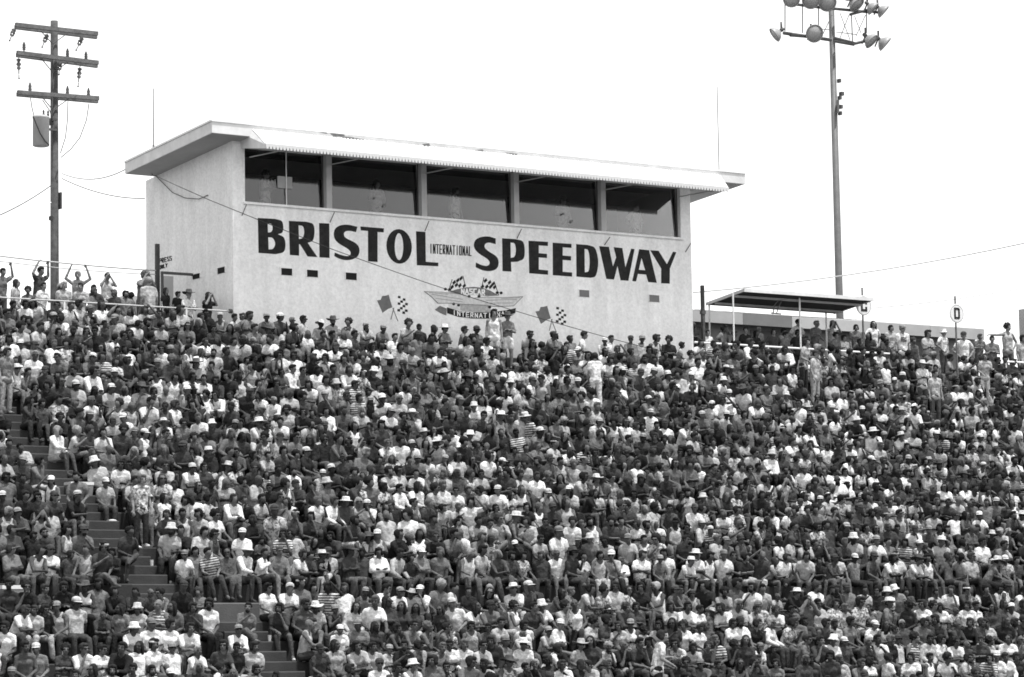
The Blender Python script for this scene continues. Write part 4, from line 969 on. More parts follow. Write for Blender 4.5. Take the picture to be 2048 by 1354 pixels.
# ------------------------------------------------------------------ people: who sits where
SHIRT_T = [('white', .64, 23), ('pale', .36, 20), ('grey', .13, 15), ('dark', .042, 25), ('black', .015, 14), ('striped', .5, .8), ('printed', .46, 6)]
def pick(lst):
    w = [q[-1] for q in lst]; return random.choices(lst, w)[0]
def person_attrs(**kw):
    a = {}
    a['female'] = random.random() < .36
    a['shirt'], a['tone'], _ = pick(SHIRT_T)
    a['tone'] *= random.uniform(.88, 1.1)
    a['top'] = random.choices(['tee', 'tank', 'long_sleeve', 'bare'], [70, 12 if not a['female'] else 26, 12, 0 if a['female'] else 7])[0]
    a['skin'] = random.choices([.13, .10, .075, .053, .027], [20, 34, 28, 13, 5])[0] * random.uniform(.9, 1.1)
    a['hairt'] = random.choices([.008, .014, .035, .09, .22], [42, 28, 16, 9, 5])[0]
    a['hair'] = random.choices(['short', 'side', 'curly', 'long', 'tail', None], [18, 34, 20, 26, 8, 2] if a['female'] else [36, 40, 12, 6, 0, 4])[0]
    a['hat'], a['hatt'] = random.choices([(None, 0), ('cap', .62), ('cap', .06), ('cap', .28), ('bucket', .66), ('brim', .5), ('brim', .07), ('straw', .58), ('band', .6)], [88, 3, 4, 3, 1, .7, 1, .6, 1])[0]
    a['hatt'] *= random.uniform(.5, 1.05)
    if a['hat'] and a['hair'] == 'curly': a['hair'] = 'side'
    a['glasses'] = random.random() < .33
    a['beard'] = (not a['female']) and random.random() < .14
    a['legs'] = random.choices(['trousers', 'shorts'], [62, 38])[0]
    a['legt'] = random.choices([.022, .045, .09, .36], [36, 34, 20, 10])[0]
    a['pose'] = random.choices(SITS, SITW)[0]
    a['mirror'] = random.random() < .5
    a['roll'] = random.gauss(0, .075); a['tip'] = random.gauss(0, .06); a['yaw'] = random.gauss(-.18, .42); a['scale'] = random.gauss(.98, .062) * (.96 if a['female'] else 1.0)
    if random.random() < .05: a['scale'] *= .84
    a['tone2'] = .06 if a['shirt'] == 'striped' else a['tone'] * .35
    a['pat'] = {'striped': 1.0, 'printed': 2.0}.get(a['shirt'], 0.0)
    a.update(kw)
    return a
SHT = {'white': .64, 'pale': .36, 'grey': .16, 'dark': .055, 'black': .02, 'striped': .55, 'printed': .48}
def setshirt(a, s):
    if s == 'bare': a['top'] = 'bare'; return
    a['shirt'] = s; a['tone'] = SHT[s]; a['tone2'] = .06 if s == 'striped' else a['tone'] * .35; a['pat'] = {'striped': 1.0, 'printed': 2.0}.get(s, 0.0)
    if a['top'] == 'bare': a['top'] = 'tee'
HATS = {'wcap': ('cap', .64), 'dcap': ('cap', .05), 'gcap': ('cap', .25), 'bucket': ('bucket', .68), 'straw': ('straw', .6), 'brim': ('brim', .5), 'dbrim': ('brim', .06), 'band': ('band', .6)}
HAIRS = {'dark': ('side', .02), 'dshort': ('short', .02), 'curly': ('curly', .02), 'long': ('long', .02), 'grey': ('short', .22), 'blond': ('long', .30), 'blonds': ('side', .28), 'brown': ('side', .07)}
def sethead(a, h):
    if h in HATS: a['hat'], a['hatt'] = HATS[h]; a['hair'] = 'side' if a['hair'] in (None, 'curly') else a['hair']
    else: a['hat'] = None; a['hair'], a['hairt'] = HAIRS[h]
    if h == 'curly' or a['hair'] is None: pass
    return a
def pieces(a):
    """(part name, shape key, tone, tone2, pattern, on the head?)"""
    p = a['pose']; out = [('body', ('body', p), a['skin'], 0, 0, False)]
    if a['top'] != 'bare': out.append(('shirt', (a['top'], p), a['tone'], a['tone2'], a['pat'], False))
    out.append((a['legs'], (a['legs'], p), a['legt'], 0, 0, False))
    if a.get('shoes'): out += [('shoe', ('shoe_l', p), a['shoet'], 0, 0, False), ('shoe', ('shoe_r', p), a['shoet'], 0, 0, False)]
    if a['hair']: out.append(('hair', ('hair', a['hair'] if a['hat'] in (None, 'band') else 'underlong' if a['hair'] in ('long', 'tail') else 'under'), a['hairt'], 0, 0, True))
    if a['beard']: out.append(('beard', ('hair', 'beard'), a['hairt'], 0, 0, True))
    if a['hat']: out.append(({'cap': 'cap', 'band': 'headband'}.get(a['hat'], 'hat'), ('hat', a['hat']), a['hatt'], 0, 0, True))
    if a['glasses']: out.append(('sunglasses', ('hat', 'glasses'), .02, 0, 0, True))
    return out
def place_matrix(a, loc):
    return Matrix.Translation(loc) @ Matrix.Rotation(a['yaw'], 4, 'Z') @ Matrix.Rotation(a['roll'], 4, 'Y') @ Matrix.Rotation(a['tip'], 4, 'X') @ Matrix.Diagonal((a['scale'] * (-1 if a['mirror'] else 1), a['scale'], a['scale'], 1))
def head_matrix(a):
    p = POSES[a['pose']]; return Matrix.Translation(p.hc) @ p.Rh.to_4x4()

SEATED = []      # dicts with row, location and looks
STANDING = []
# known heads along the top row in front of the press box (photo x, head, shirt)
TOPROW = [(489, 'dshort', 'grey'), (529, 'gcap', 'grey'), (551, 'wcap', 'dark'), (579, 'grey', 'white'), (609, 'dark', 'pale'), (632, 'brim', 'pale'), (661, 'dbrim', 'pale'), (693, 'curly', 'pale'),
          (728, 'gcap', 'pale'), (754, 'gcap', 'grey'), (803, 'curly', 'pale'), (838, 'dshort', 'black'), (857, 'long', 'dark'), (886, 'straw', 'grey'), (923, 'dark', 'grey'), (947, 'dcap', 'grey'),
          (978, 'dark', 'pale'), (1050, 'dark', 'pale'), (1092, 'dcap', 'grey'), (1108, 'dark', 'grey'), (1147, 'dark', 'grey'), (1162, 'dshort', 'white'), (1207, 'wcap', 'white'), (1225, 'dshort', 'pale'),
          (1258, 'dcap', 'grey'), (1277, 'gcap', 'pale'), (1300, 'dark', 'white'), (1332, 'curly', 'black'), (1355, 'dark', 'pale'), (1387, 'dark', 'white')]
# striking people elsewhere: photo x, y of the head, head, shirt
NOTED = [(0, 765, 'bucket', 'white'), (120, 745, 'dark', 'white'), (155, 762, 'wcap', 'pale'), (222, 775, 'wcap', 'pale'), (222, 803, 'curly', 'white'), (200, 712, 'dark', 'striped'), (292, 838, 'wcap', 'white'), (252, 835, 'wcap', 'white'),
 (327, 842, 'straw', 'white'), (462, 846, 'bucket', 'pale'), (495, 847, 'bucket', 'white'), (418, 895, 'straw', 'black'), (145, 925, 'wcap', 'white'), (204, 925, 'bucket', 'pale'), (447, 935, 'straw', 'white'), (207, 965, 'wcap', 'pale'), (370, 930, 'wcap', 'white'),
 (335, 1075, 'bucket', 'pale'), (482, 1050, 'wcap', 'white'), (365, 1120, 'gcap', 'white'), (480, 1128, 'bucket', 'white'), (150, 1195, 'wcap', 'pale'), (118, 1205, 'gcap', 'pale'), (262, 1235, 'bucket', 'white'), (436, 1245, 'gcap', 'white'), (75, 1280, 'wcap', 'grey'), (307, 1285, 'band', 'white'),
 (350, 1290, 'gcap', 'white'), (385, 1285, 'grey', 'white'), (503, 1285, 'dark', 'pale'), (345, 1320, 'wcap', 'grey'), (570, 1165, 'wcap', 'white'), (563, 1050, 'dark', 'striped'), (750, 1040, 'wcap', 'pale'), (835, 1090, 'wcap', 'grey'), (785, 1170, 'bucket', 'white'), (650, 1180, 'dark', 'striped'),
 (718, 1180, 'gcap', 'grey'), (675, 1250, 'wcap', 'white'), (630, 1240, 'dcap', 'black'), (715, 1245, 'gcap', 'grey'), (757, 1315, 'bucket', 'white'), (818, 1325, 'bucket', 'white'), (582, 1130, 'dark', 'white'), (650, 1110, 'dcap', 'pale'),
 (1035, 1075, 'wcap', 'black'), (1118, 1068, 'bucket', 'white'), (1152, 1078, 'bucket', 'black'), (1177, 1070, 'bucket', 'grey'), (1230, 1075, 'bucket', 'pale'), (1275, 1040, 'dark', 'white'), (1310, 1045, 'blond', 'white'), (1402, 1040, 'wcap', 'pale'), (1428, 1048, 'wcap', 'striped'), (1447, 1085, 'bucket', 'dark'), (1220, 1110, 'wcap', 'pale'),
 (1278, 1105, 'dark', 'white'), (1318, 1105, 'gcap', 'bare'), (1362, 1110, 'straw', 'white'), (1385, 1112, 'straw', 'white'), (1115, 1115, 'grey', 'white'), (1028, 1175, 'bucket', 'white'), (1052, 1172, 'wcap', 'dark'), (1042, 1290, 'straw', 'white'), (1105, 1248, 'wcap', 'white'), (1313, 1325, 'wcap', 'grey'), (1312, 1190, 'blonds', 'white'),
 (1145, 1300, 'long', 'black'), (1460, 1230, 'dark', 'white'), (1255, 1225, 'bucket', 'white'), (1705, 1078, 'bucket', 'pale'), (1748, 1078, 'bucket', 'white'), (1815, 1055, 'bucket', 'white'), (1822, 1080, 'bucket', 'white'), (1798, 1190, 'bucket', 'grey'), (1775, 1195, 'straw', 'grey'), (1842, 1195, 'dark', 'white'), (1928, 1195, 'dark', 'white'),
 (1975, 1138, 'brim', 'grey'), (1653, 1268, 'bucket', 'white'), (1688, 1262, 'wcap', 'dark'), (1743, 1228, 'wcap', 'white'), (1985, 1295, 'wcap', 'white'), (2012, 1200, 'wcap', 'pale'), (1780, 1315, 'dark', 'white'), (1815, 1310, 'dark', 'white'), (2035, 1040, 'straw', 'white'), (1712, 1115, 'wcap', 'grey'),
 (738, 745, 'bucket', 'black'), (780, 725, 'brim', 'grey'), (718, 790, 'dark', 'striped'), (760, 795, 'wcap', 'white'), (825, 835, 'straw', 'pale'), (850, 805, 'bucket', 'pale'), (935, 810, 'bucket', 'white'), (972, 830, 'straw', 'pale'), (1025, 732, 'bucket', 'white'), (1010, 755, 'bucket', 'white'), (645, 700, 'dark', 'white'),
 (843, 865, 'straw', 'pale'), (868, 868, 'brim', 'pale'), (920, 860, 'bucket', 'pale'), (1050, 835, 'straw', 'striped'), (1000, 908, 'wcap', 'pale'), (1070, 850, 'wcap', 'grey'), (640, 945, 'wcap', 'pale'), (733, 1025, 'bucket', 'white'), (685, 990, 'straw', 'dark'), (1090, 970, 'wcap', 'pale'), (1155, 690, 'wcap', 'pale'),
 (1152, 758, 'wcap', 'pale'), (1245, 735, 'wcap', 'pale'), (1328, 745, 'wcap', 'grey'), (1380, 735, 'bucket', 'white'), (1435, 755, 'bucket', 'white'), (1565, 785, 'bucket', 'pale'), (1420, 790, 'wcap', 'white'), (1455, 780, 'wcap', 'pale'), (1690, 845, 'bucket', 'white'), (1720, 848, 'straw', 'white'), (1740, 870, 'straw', 'white'), (1600, 870, 'bucket', 'grey'), (1800, 850, 'straw', 'white'),
 (1445, 815, 'wcap', 'pale'), (1945, 920, 'wcap', 'white'), (1920, 805, 'wcap', 'pale'), (1780, 745, 'wcap', 'grey'), (1800, 750, 'wcap', 'pale')]
head_off = .80
def seat_ok(px, py): return -230 < px < 2400 and py < 1400
STAND_ZONES = []
for (y, z, w, k) in ROWS:
    step = .385; AXC = axc(w)
    x = XL + 3 + random.uniform(0, .4)
    seats = []
    if w == 'up' and k == 0:
        for px, hd, st in TOPROW:
            loc = P(px, proj((P(px, 660, y + .1).x, y + .1, z + .78))[1], y + .1); a = person_attrs(pose=random.choice(['s0', 's2', 's4', 's5', 's7', 's1'])); sethead(a, hd); setshirt(a, st)
            a['row'] = (w, k); a['loc'] = Vector((loc.x, y + .02, z)); a['yaw'] = random.gauss(-.1, .5); SEATED.append(a)
        xs_done = (X0 - .1, X1 + .1)
    while x < XR - 1:
        gap = random.choices([0, .3, .7], [93, 5, 2])[0] if w == 'up' else random.choices([0, .3, .7], [92, 6, 2])[0]
        x += step * random.uniform(.86, 1.16) + gap
        if abs(x - AXC) < AW + .16: x = AXC + AW + .17 + random.uniform(0, .1)
        if w == 'up' and k == 0 and xs_done[0] < x < xs_done[1]: continue
        px, py = proj((x, y + .1, z + head_off))
        if not seat_ok(px, py): continue
        if w == 'up' and k == 0 and px > 1800 and random.random() < .5: continue
        a = person_attrs(); a['row'] = (w, k)
        a['loc'] = Vector((x, y + random.uniform(-.02, .18), z))
        if w == 'low' and k >= 2 and px < 560 and random.random() < .12: continue
        SEATED.append(a)
for nx, ny, hd, st in NOTED:
    best = min(SEATED, key=lambda a: (proj(a['loc'] + Vector((0, .05, head_off)))[0] - nx) ** 2 + (proj(a['loc'] + Vector((0, .05, head_off)))[1] - ny) ** 2)
    if best.get('noted'): continue
    q = proj(best['loc'] + Vector((0, .05, head_off)))
    if hd == 'bucket' and random.random() < .45: hd = random.choice(['wcap', 'gcap', 'dcap', 'straw'])
    best['noted'] = 1; sethead(best, hd); setshirt(best, st)
    if best['hat']: best['hatt'] *= random.uniform(.65, 1.05)
    if abs(q[0] - nx) < 22: best['loc'].x += (nx - q[0]) / 90.0
# people sitting on the stairs
for j, sx in ((ROWS[18], -.3), (ROWS[9], .27), (ROWS[12], -.27), (ROWS[5], .2), (ROWS[3], -.2), (ROWS[1], .1), (ROWS[2], .3), (ROWS[7], .28), (ROWS[15], -.3)):
    a = person_attrs(); a['row'] = (j[2], j[3]); a['loc'] = Vector((axc(j[2]) + sx, j[0], j[1] - .004)); a['stair'] = 1; SEATED.append(a)

def stander(px, py_top, Y, floor, pose, hd, st, label, yaw=0.0, mirror=False, legs='trousers', legt=.07, top='tee', skin=.22, group=None, smin=.8, smax=1.1, glasses=False):
    """person standing on level `floor` in the plane Y, head top at photo (px, py_top)"""
    if floor == ZTOP and YF + 1.05 < Y: floor = ZBACK
    p = P(px, py_top, Y); a = person_attrs(pose=pose, yaw=yaw, mirror=mirror, legs=legs, legt=legt, skin=skin, glasses=glasses, beard=False, top=top, female=False)
    sethead(a, hd); setshirt(a, st)
    hgt = 1.745 + (.03 if a['hat'] else 0); a['scale'] = max(smin, min(smax, (p.z - floor) / hgt)); print('stander', px, round((p.z - floor) / hgt, 2))
    a['loc'] = Vector((p.x, Y, floor)); a['label'] = label; a['standing'] = 1; a['roll'] = a['tip'] = 0; a['group'] = group; STANDING.append(a); return a
def row_stander(px, py, *r, **k):
    y, z = min(((q[0] + .2, q[1]) for q in ROWS), key=lambda q: abs((P(px, py, q[0]).z - q[1]) / 1.745 - .98))
    return stander(px, py, y, z, *r, **k)
GL, GR, GC = 'people on the walkway left of the press box', 'people on the walkway right of the press box', 'people standing among the seated crowd'
W1, W2, W3 = YF + .55, YF + 1.4, YF + 2.25
stander(2, 531, W3, ZTOP, 't2', 'dshort', 'grey', 'person with raised arms cut by left edge on walkway', .2, group=GL)
stander(30, 553, W1, ZTOP, 't0', 'long', 'pale', 'long-haired person in pale shirt, leftmost at the left walkway railing', .7, group=GL)
stander(76, 528, W3, ZTOP, 't2', 'dshort', 'dark', 'dark-shirted person gripping fence cable with both hands beside utility pole', .5, group=GL)
stander(82, 560, W1, ZTOP, 't6', 'dshort', 'white', 'dark-haired person in white shirt in front of cable-gripping person', .3, group=GL)
stander(127, 558, W1, ZTOP, 't0', 'blonds', 'pale', 'fair-haired person in pale shirt in front of utility pole', -.3, group=GL)
stander(155, 537, W3, ZTOP, 't2', 'grey', 'bare', 'bare-chested person with arms raised right of utility pole', -.3, group=GL, top='bare', skin=.3)
stander(161, 561, W1, ZTOP, 't6', 'dshort', 'pale', 'person in pale shirt leaning on railing right of utility pole', -.4, group=GL)
stander(213, 541, W2, ZTOP, 't4', 'dshort', 'white', 'person in white vest and dark shorts holding hands to face', -.2, group=GL, top='tank', legs='shorts', legt=.05)
stander(285, 536, W3, ZTOP, 't4', 'brown', 'grey', 'person with hand to face behind pale-shirted person near gate', .2, group=GL)
stander(298, 547, W1, ZTOP, 't0', 'grey', 'pale', 'person in pale shirt seen from behind near the gate post', math.pi, group=GL, legs='shorts')
stander(330, 571, W2, ZTOP, 't0', 'long', 'black', 'long-haired person in black top beside the gate post', .4, group=GL, smin=.75)
stander(354, 584, W2, ZTOP, 't0', 'dark', 'black', 'small dark-haired person left of wide dark hat', .2, group=GL, smin=.7)
stander(376, 574, W1, ZTOP, 't1', 'dbrim', 'white', 'person in wide dark hat and white shirt at left railing', .1, group=GL, smin=.75)
stander(413, 579, W1, ZTOP, 't4', 'long', 'black', 'long-haired person in black jacket with hands at face by press box', .3, group=GL, smin=.75)
stander(987, 613, ROWS[1][0] + .27, ROWS[1][1], 't0', 'dark', 'white', 'dark-haired person in white vest standing against painted emblem', -.5, group=GC, top='tank', legs='shorts', legt=.55)
stander(1014, 619, ROWS[1][0] + .27, ROWS[1][1], 't1', 'dbrim', 'bare', 'bare-chested person in dark hat and white shorts, arms folded', -.2, group=GC, top='bare', legs='shorts', legt=.6, skin=.17)
for px, py, Y, pose, hd, st, lab in ((1414, 656, W1, 't0', 'dshort', 'white', 'person in white shirt just right of press box corner'), (1446, 650, W2, 't4', 'dark', 'grey', 'person in grey holding a hand to the face under canopy'),
    (1487, 650, W1, 't6', 'dshort', 'black', 'person in black top bending left of centre under canopy'), (1517, 652, W2, 't0', 'gcap', 'pale', 'person in grey cap and pale shirt under the canopy'),
    (1546, 653, W1, 't3', 'dark', 'dark', 'dark-haired person in dark open top under canopy'), (1569, 660, W1, 't0', 'dshort', 'grey', 'short dark-haired person in grey beside pale shirt under canopy'),
    (1594, 634, W2, 't3', 'dshort', 'white', 'taller person in white shirt right of centre under canopy'), (1628, 637, W2, 't6', 'grey', 'grey', 'grey-haired person in grey shirt left of the light tower'),
    (1662, 636, W2 + .3, 't4', 'long', 'pale', 'long-haired person in pale top in front of light tower'), (1667, 661, W1, 't6', 'curly', 'grey', 'curly-haired person in grey below the light tower base'),
    (1686, 666, W1, 't0', 'dark', 'white', 'dark-haired person in white left of the C sign post'), (1711, 645, W2, 't0', 'dark', 'grey', 'person in grey shirt just left of the C sign post'),
    (1745, 637, W2, 't3', 'long', 'white', 'long-haired person in white shirt right of the C sign post'), (1780, 646, W2, 't0', 'dark', 'pale', 'dark-haired person in pale shirt behind person in printed white shirt'),
    (1853, 655, W1 + .2, 't1', 'dark', 'pale', 'person in pale shirt with folded arms left of D sign'), (1885, 654, W2, 't3', 'bucket', 'white', 'person in pale hat and white shirt left of D sign pole'),
    (1926, 657, W1, 't3', 'dcap', 'white', 'person in dark cap and white shirt right of D sign pole'), (1957, 664, W2, 't6', 'brown', 'grey', 'brown-haired person in grey right of the D sign'),
    (1983, 667, W1, 't1', 'dshort', 'grey', 'person in grey left of person with outstretched arm'), (2043, 665, W1, 't0', 'dark', 'pale', 'person in pale shirt at right edge beside outstretched arm')):
    stander(px, py, Y, ZTOP, pose, hd, st, lab, random.uniform(-.5, .3), random.random() < .5, group=GR, smin=.72)
stander(1803, 643, YF - .3, ZTOP, 't0', 'gcap', 'white', 'person in grey cap and white shirt with dark print standing by railing end', -.3, group=GR)
stander(2014, 636, W2, ZTOP, 't5', 'curly', 'pale', 'person in pale vest with one arm stretched out sideways', -.15, group=GR, top='tank', legt=.12)
row_stander(1605, 672, 't6', 'dark', 'pale', 'person in pale shirt and black trousers standing below canopy railing', .5, group=GC, legt=.03)
row_stander(1628, 693, 't0', 'dcap', 'pale', 'person in dark cap and tan clothes standing below canopy railing', .4, group=GC, legt=.3)
row_stander(1843, 716, 't1', 'brim', 'white', 'person in brimmed hat and white shirt with folded arms below D sign', -.1, group=GC)
row_stander(1868, 735, 't0', 'dshort', 'pale', 'person in open pale shirt standing right of folded-arm person', -.2, group=GC)
row_stander(1190, 700, 't0', 'dark', 'white', 'person in white outfit seen from behind below right painted flag', math.pi * .9, group=GC, legt=.6)
row_stander(1967, 702, 't6', 'brown', 'pale', 'person in pale shirt and trousers standing left of short railing', -.3, group=GC, legt=.5)
row_stander(1312, 1252, 't6', 'dark', 'white', 'person in loose white shirt and dark trousers standing in lower crowd', 1.2, group=GC, legt=.02)
row_stander(282, 943, 't0', 'brown', 'printed', 'person in printed shirt and dark trousers standing beside the stairs', -.1, group=GC, legt=.03)
row_stander(12, 690, 't0', 'dark', 'grey', 'person in grey standing at left edge above the stairs', .2, group=GC, legt=.3)
for w_ in range(5):
    x = .5 * (edges[w_] + edges[w_ + 1]) + (-.4, .3, -.2, .4, .1)[w_]
    a = person_attrs(pose=('t1', 't6', 't0', 't6', 't3')[w_], yaw=(.3, -.4, .2, -.2, .1)[w_], mirror=bool(w_ % 2), female=False, skin=.3); setshirt(a, ('white', 'pale', 'white', 'pale', 'white')[w_])
    a['roll'] = a['tip'] = 0; a['scale'] = .98; a['loc'] = Vector((x, YF + .5, SILL - .6)); a['label'] = 'dim figure behind the %s press box window from the left' % ('first', 'second', 'third', 'fourth', 'fifth')[w_]; a['standing'] = 1; a['group'] = 'people inside the press box'; STANDING.append(a)
WALKERS = []
for n_, x0_, x1_ in ((20, X1 + .3, P(1840, 680, YF + .6).x), (15, P(10, 600, YF + .7).x, P(300, 600, YF + .7).x)):
    for i in range(n_):
        a = person_attrs(pose=random.choice(['t0', 't1', 't6', 't3', 't0']), yaw=random.gauss(-.1, .6)); a['scale'] = random.uniform(.80, .95); a['roll'] = a['tip'] = 0
        if random.random() < .5: setshirt(a, random.choice(['dark', 'grey', 'black']))
        a['loc'] = Vector((x0_ + (x1_ - x0_) * (i + random.random()) / n_, YF + random.uniform(.45, .95), ZTOP)); a['row'] = ('walk', 0); WALKERS.append(a)
WALKERS = [a for a in WALKERS if all((a['loc'] - q['loc']).length > .32 for q in STANDING)]
# clear seats taken by people standing in the rows
for s in STANDING:
    SEATED[:] = [a for a in SEATED if not (abs(a['loc'].x - s['loc'].x) < .33 and abs(a['loc'].y - s['loc'].y) < .42 and abs(a['loc'].z - s['loc'].z) < .6)]
    SEATED[:] = [a for a in SEATED if not (s['loc'].y < YF and abs(a['loc'].x - s['loc'].x) < .28 and -.05 < (s['loc'].y + RUN - a['loc'].y + .1) < .9 and .2 < a['loc'].z - s['loc'].z < .6 and not a['row'] == ('up', 0))]

# ------------------------------------------------------------------ people: materials
def cloth_mat(tone, pat, tone2, name):
    key = 'p_%s_%.3f_%d' % (name, tone, pat)
    if key in MATS: return MATS[key]
    m = mat(key, tone, .85, 0, spec=.15); n = m.node_tree.nodes; l = m.node_tree.links; b = n['Principled BSDF']
    tc = n.new('ShaderNodeTexCoord')
    mixer(n, l, tc.outputs['Object'], tone, tone2, pat, b); return m
def mixer(n, l, vec, tone, tone2, pat, b):
    def val(x):
        if isinstance(x, (int, float)): v = n.new('ShaderNodeValue'); v.outputs[0].default_value = x; return v.outputs[0]
        return x
    tone, tone2, pat = val(tone), val(tone2), val(pat)
    wv = n.new('ShaderNodeTexWave'); wv.wave_type = 'BANDS'; wv.bands_direction = 'Z'; wv.inputs['Scale'].default_value = 5.5; wv.inputs['Distortion'].default_value = .6
    l.new(vec, wv.inputs['Vector'])
    st = n.new('ShaderNodeMath'); st.operation = 'GREATER_THAN'; st.inputs[1].default_value = .5; l.new(wv.outputs['Fac'], st.inputs[0])
    vo = n.new('ShaderNodeTexNoise'); vo.inputs['Scale'].default_value = 16; vo.inputs['Detail'].default_value = 1; l.new(vec, vo.inputs['Vector'])
    vg = n.new('ShaderNodeMath'); vg.operation = 'GREATER_THAN'; vg.inputs[1].default_value = .53; l.new(vo.outputs['Fac'], vg.inputs[0])
    is1 = n.new('ShaderNodeMath'); is1.operation = 'COMPARE'; is1.inputs[1].default_value = 1; is1.inputs[2].default_value = .3; l.new(pat, is1.inputs[0])
    is2 = n.new('ShaderNodeMath'); is2.operation = 'COMPARE'; is2.inputs[1].default_value = 2; is2.inputs[2].default_value = .3; l.new(pat, is2.inputs[0])
    a = n.new('ShaderNodeMath'); a.operation = 'MULTIPLY'; l.new(is1.outputs[0], a.inputs[0]); l.new(st.outputs[0], a.inputs[1])
    c = n.new('ShaderNodeMath'); c.operation = 'MULTIPLY_ADD'; l.new(is2.outputs[0], c.inputs[0]); l.new(vg.outputs[0], c.inputs[1]); l.new(a.outputs[0], c.inputs[2])
    mx = n.new('ShaderNodeMix'); mx.data_type = 'FLOAT'; l.new(c.outputs[0], mx.inputs[0]); l.new(tone, mx.inputs[2]); l.new(tone2, mx.inputs[3])
    wr = n.new('ShaderNodeTexNoise'); wr.inputs['Scale'].default_value = 13; wr.inputs['Detail'].default_value = 3; l.new(vec, wr.inputs['Vector'])
    rg = n.new('ShaderNodeMapRange'); rg.inputs['From Min'].default_value = .3; rg.inputs['From Max'].default_value = .7; rg.inputs['To Min'].default_value = .62; rg.inputs['To Max'].default_value = 1.14; l.new(wr.outputs['Fac'], rg.inputs['Value'])  # random mottling, with wrinkle shade put into the base colour too
    ml = n.new('ShaderNodeMath'); ml.operation = 'MULTIPLY'; l.new(mx.outputs[0], ml.inputs[0]); l.new(rg.outputs[0], ml.inputs[1])
    l.new(ml.outputs[0], b.inputs['Base Color'])
    bp = n.new('ShaderNodeBump'); bp.inputs['Strength'].default_value = .9; bp.inputs['Distance'].default_value = .03
    l.new(wr.outputs['Fac'], bp.inputs['Height']); l.new(bp.outputs[0], b.inputs['Normal'])
M_CROWD = mat('crowd_cloth_skin_hair', .5, .85, 0, spec=.15)
_n = M_CROWD.node_tree.nodes; _l = M_CROWD.node_tree.links
def attr(nm):
    q = _n.new('ShaderNodeAttribute'); q.attribute_name = nm; return q
mixer(_n, _l, attr('local').outputs['Vector'], attr('tone').outputs['Fac'], attr('tone2').outputs['Fac'], attr('pattern').outputs['Fac'], _n['Principled BSDF'])
M_EYE = mat('eye', .015, .3)
def quant(t, steps=(.015, .02, .03, .045, .06, .075, .09, .12, .15, .18, .22, .26, .30, .36, .45, .50, .55, .62, .68, .74)): return min(steps, key=lambda s: abs(s - t))

# ------------------------------------------------------------------ individuals: the lower rows, the row above the cross walk and all who stand
HM = {}
def hi_mesh(key):
    if key in HM: return HM[key]
    V, F = shape(key, False)
    mi = np.zeros(len(F), np.int32)
    if key[0] == 'body':
        p = POSES[key[1]]; b = Blob(); vs0, fs0 = ico()
        ex = []; ef = []
        for c_, r in (((.034, -.083, .004), (.012, .009, .006)), ((-.034, -.083, .004), (.012, .009, .006)), ((0, -.088, -.062), (.021, .007, .0045)), ((.035, -.085, .024), (.018, .007, .004)), ((-.035, -.085, .024), (.018, .007, .004))):
            o = len(ex); ex += [p.hc + p.Rh @ (Vector(c_) + Vector((q.x * r[0], q.y * r[1], q.z * r[2]))) for q in vs0]; ef += [tuple(i + o for i in f) for f in fs0]
        F = np.vstack([F, np.array(ef, np.int32) + len(V)]); V = np.vstack([V, np.array([tuple(q) for q in ex], np.float32)])
        mi = np.concatenate([mi, np.ones(len(ef), np.int32)])
    me = bpy.data.meshes.new(key[0]); me.from_pydata(V.tolist(), [], F.tolist())
    me.polygons.foreach_set('use_smooth', np.ones(len(F), bool)); me.polygons.foreach_set('material_index', mi)
    me.materials.append(M_PILL)
    if key[0] == 'body': me.materials.append(M_EYE)
    me.update(); HM[key] = me; return me
def setmat(o, m):
    o.material_slots[0].link = 'OBJECT'; o.material_slots[0].material = m
def build_person(a):
    ps = pieces(a); root = None; hm = head_matrix(a)
    for nm, key, t, t2, pat, onhead in ps:
        me = hi_mesh(key)
        if nm == 'body':
            root = bpy.data.objects.new('person', me); COL.objects.link(root); root.matrix_world = place_matrix(a, a['loc']); setmat(root, cloth_mat(quant(t), 0, 0, 'skin')); continue
        o = bpy.data.objects.new(nm, me); COL.objects.link(o); o.parent = root
        if onhead: o.matrix_local = hm
        kind = {'hair': 'hair', 'beard': 'hair', 'sunglasses': 'glass'}.get(nm, 'cloth')
        setmat(o, cloth_mat(quant(t), int(pat), .06 if pat == 1 else t * .35, kind))
    return root
ORD = ['first', 'second', 'third', 'fourth', 'fifth', 'sixth', 'seventh', 'eighth', 'ninth', 'tenth', 'eleventh', 'twelfth', 'thirteenth', 'fourteenth', 'fifteenth', 'sixteenth', 'seventeenth', 'eighteenth', 'nineteenth']
TENS = {2: 'twent', 3: 'thirt', 4: 'fort', 5: 'fift', 6: 'sixt', 7: 'sevent'}
def ordinal(n):
    if n <= 19: return ORD[n - 1]
    t, u = divmod(n, 10); return TENS[t] + ('ieth' if u == 0 else 'y-' + ORD[u - 1])
def tone_word(t): return 'white' if t > .45 else 'grey' if t > .12 else 'black'
def headword(a):
    if a['hat']:
        return tone_word(a['hatt']) + ' ' + {'cap': 'cap', 'bucket': 'hat', 'brim': 'wide-brimmed hat', 'straw': 'brimmed hat', 'band': 'headband'}[a['hat']]
    if not a['hair']: return 'bald head'
    t = 'fair' if a['hairt'] > .25 else 'grey' if a['hairt'] > .12 else 'brown' if a['hairt'] > .05 else 'dark'
    return t + ' ' + {'short': 'short hair', 'side': 'hair', 'curly': 'curly hair', 'long': 'long hair', 'tail': 'ponytail'}[a['hair']]
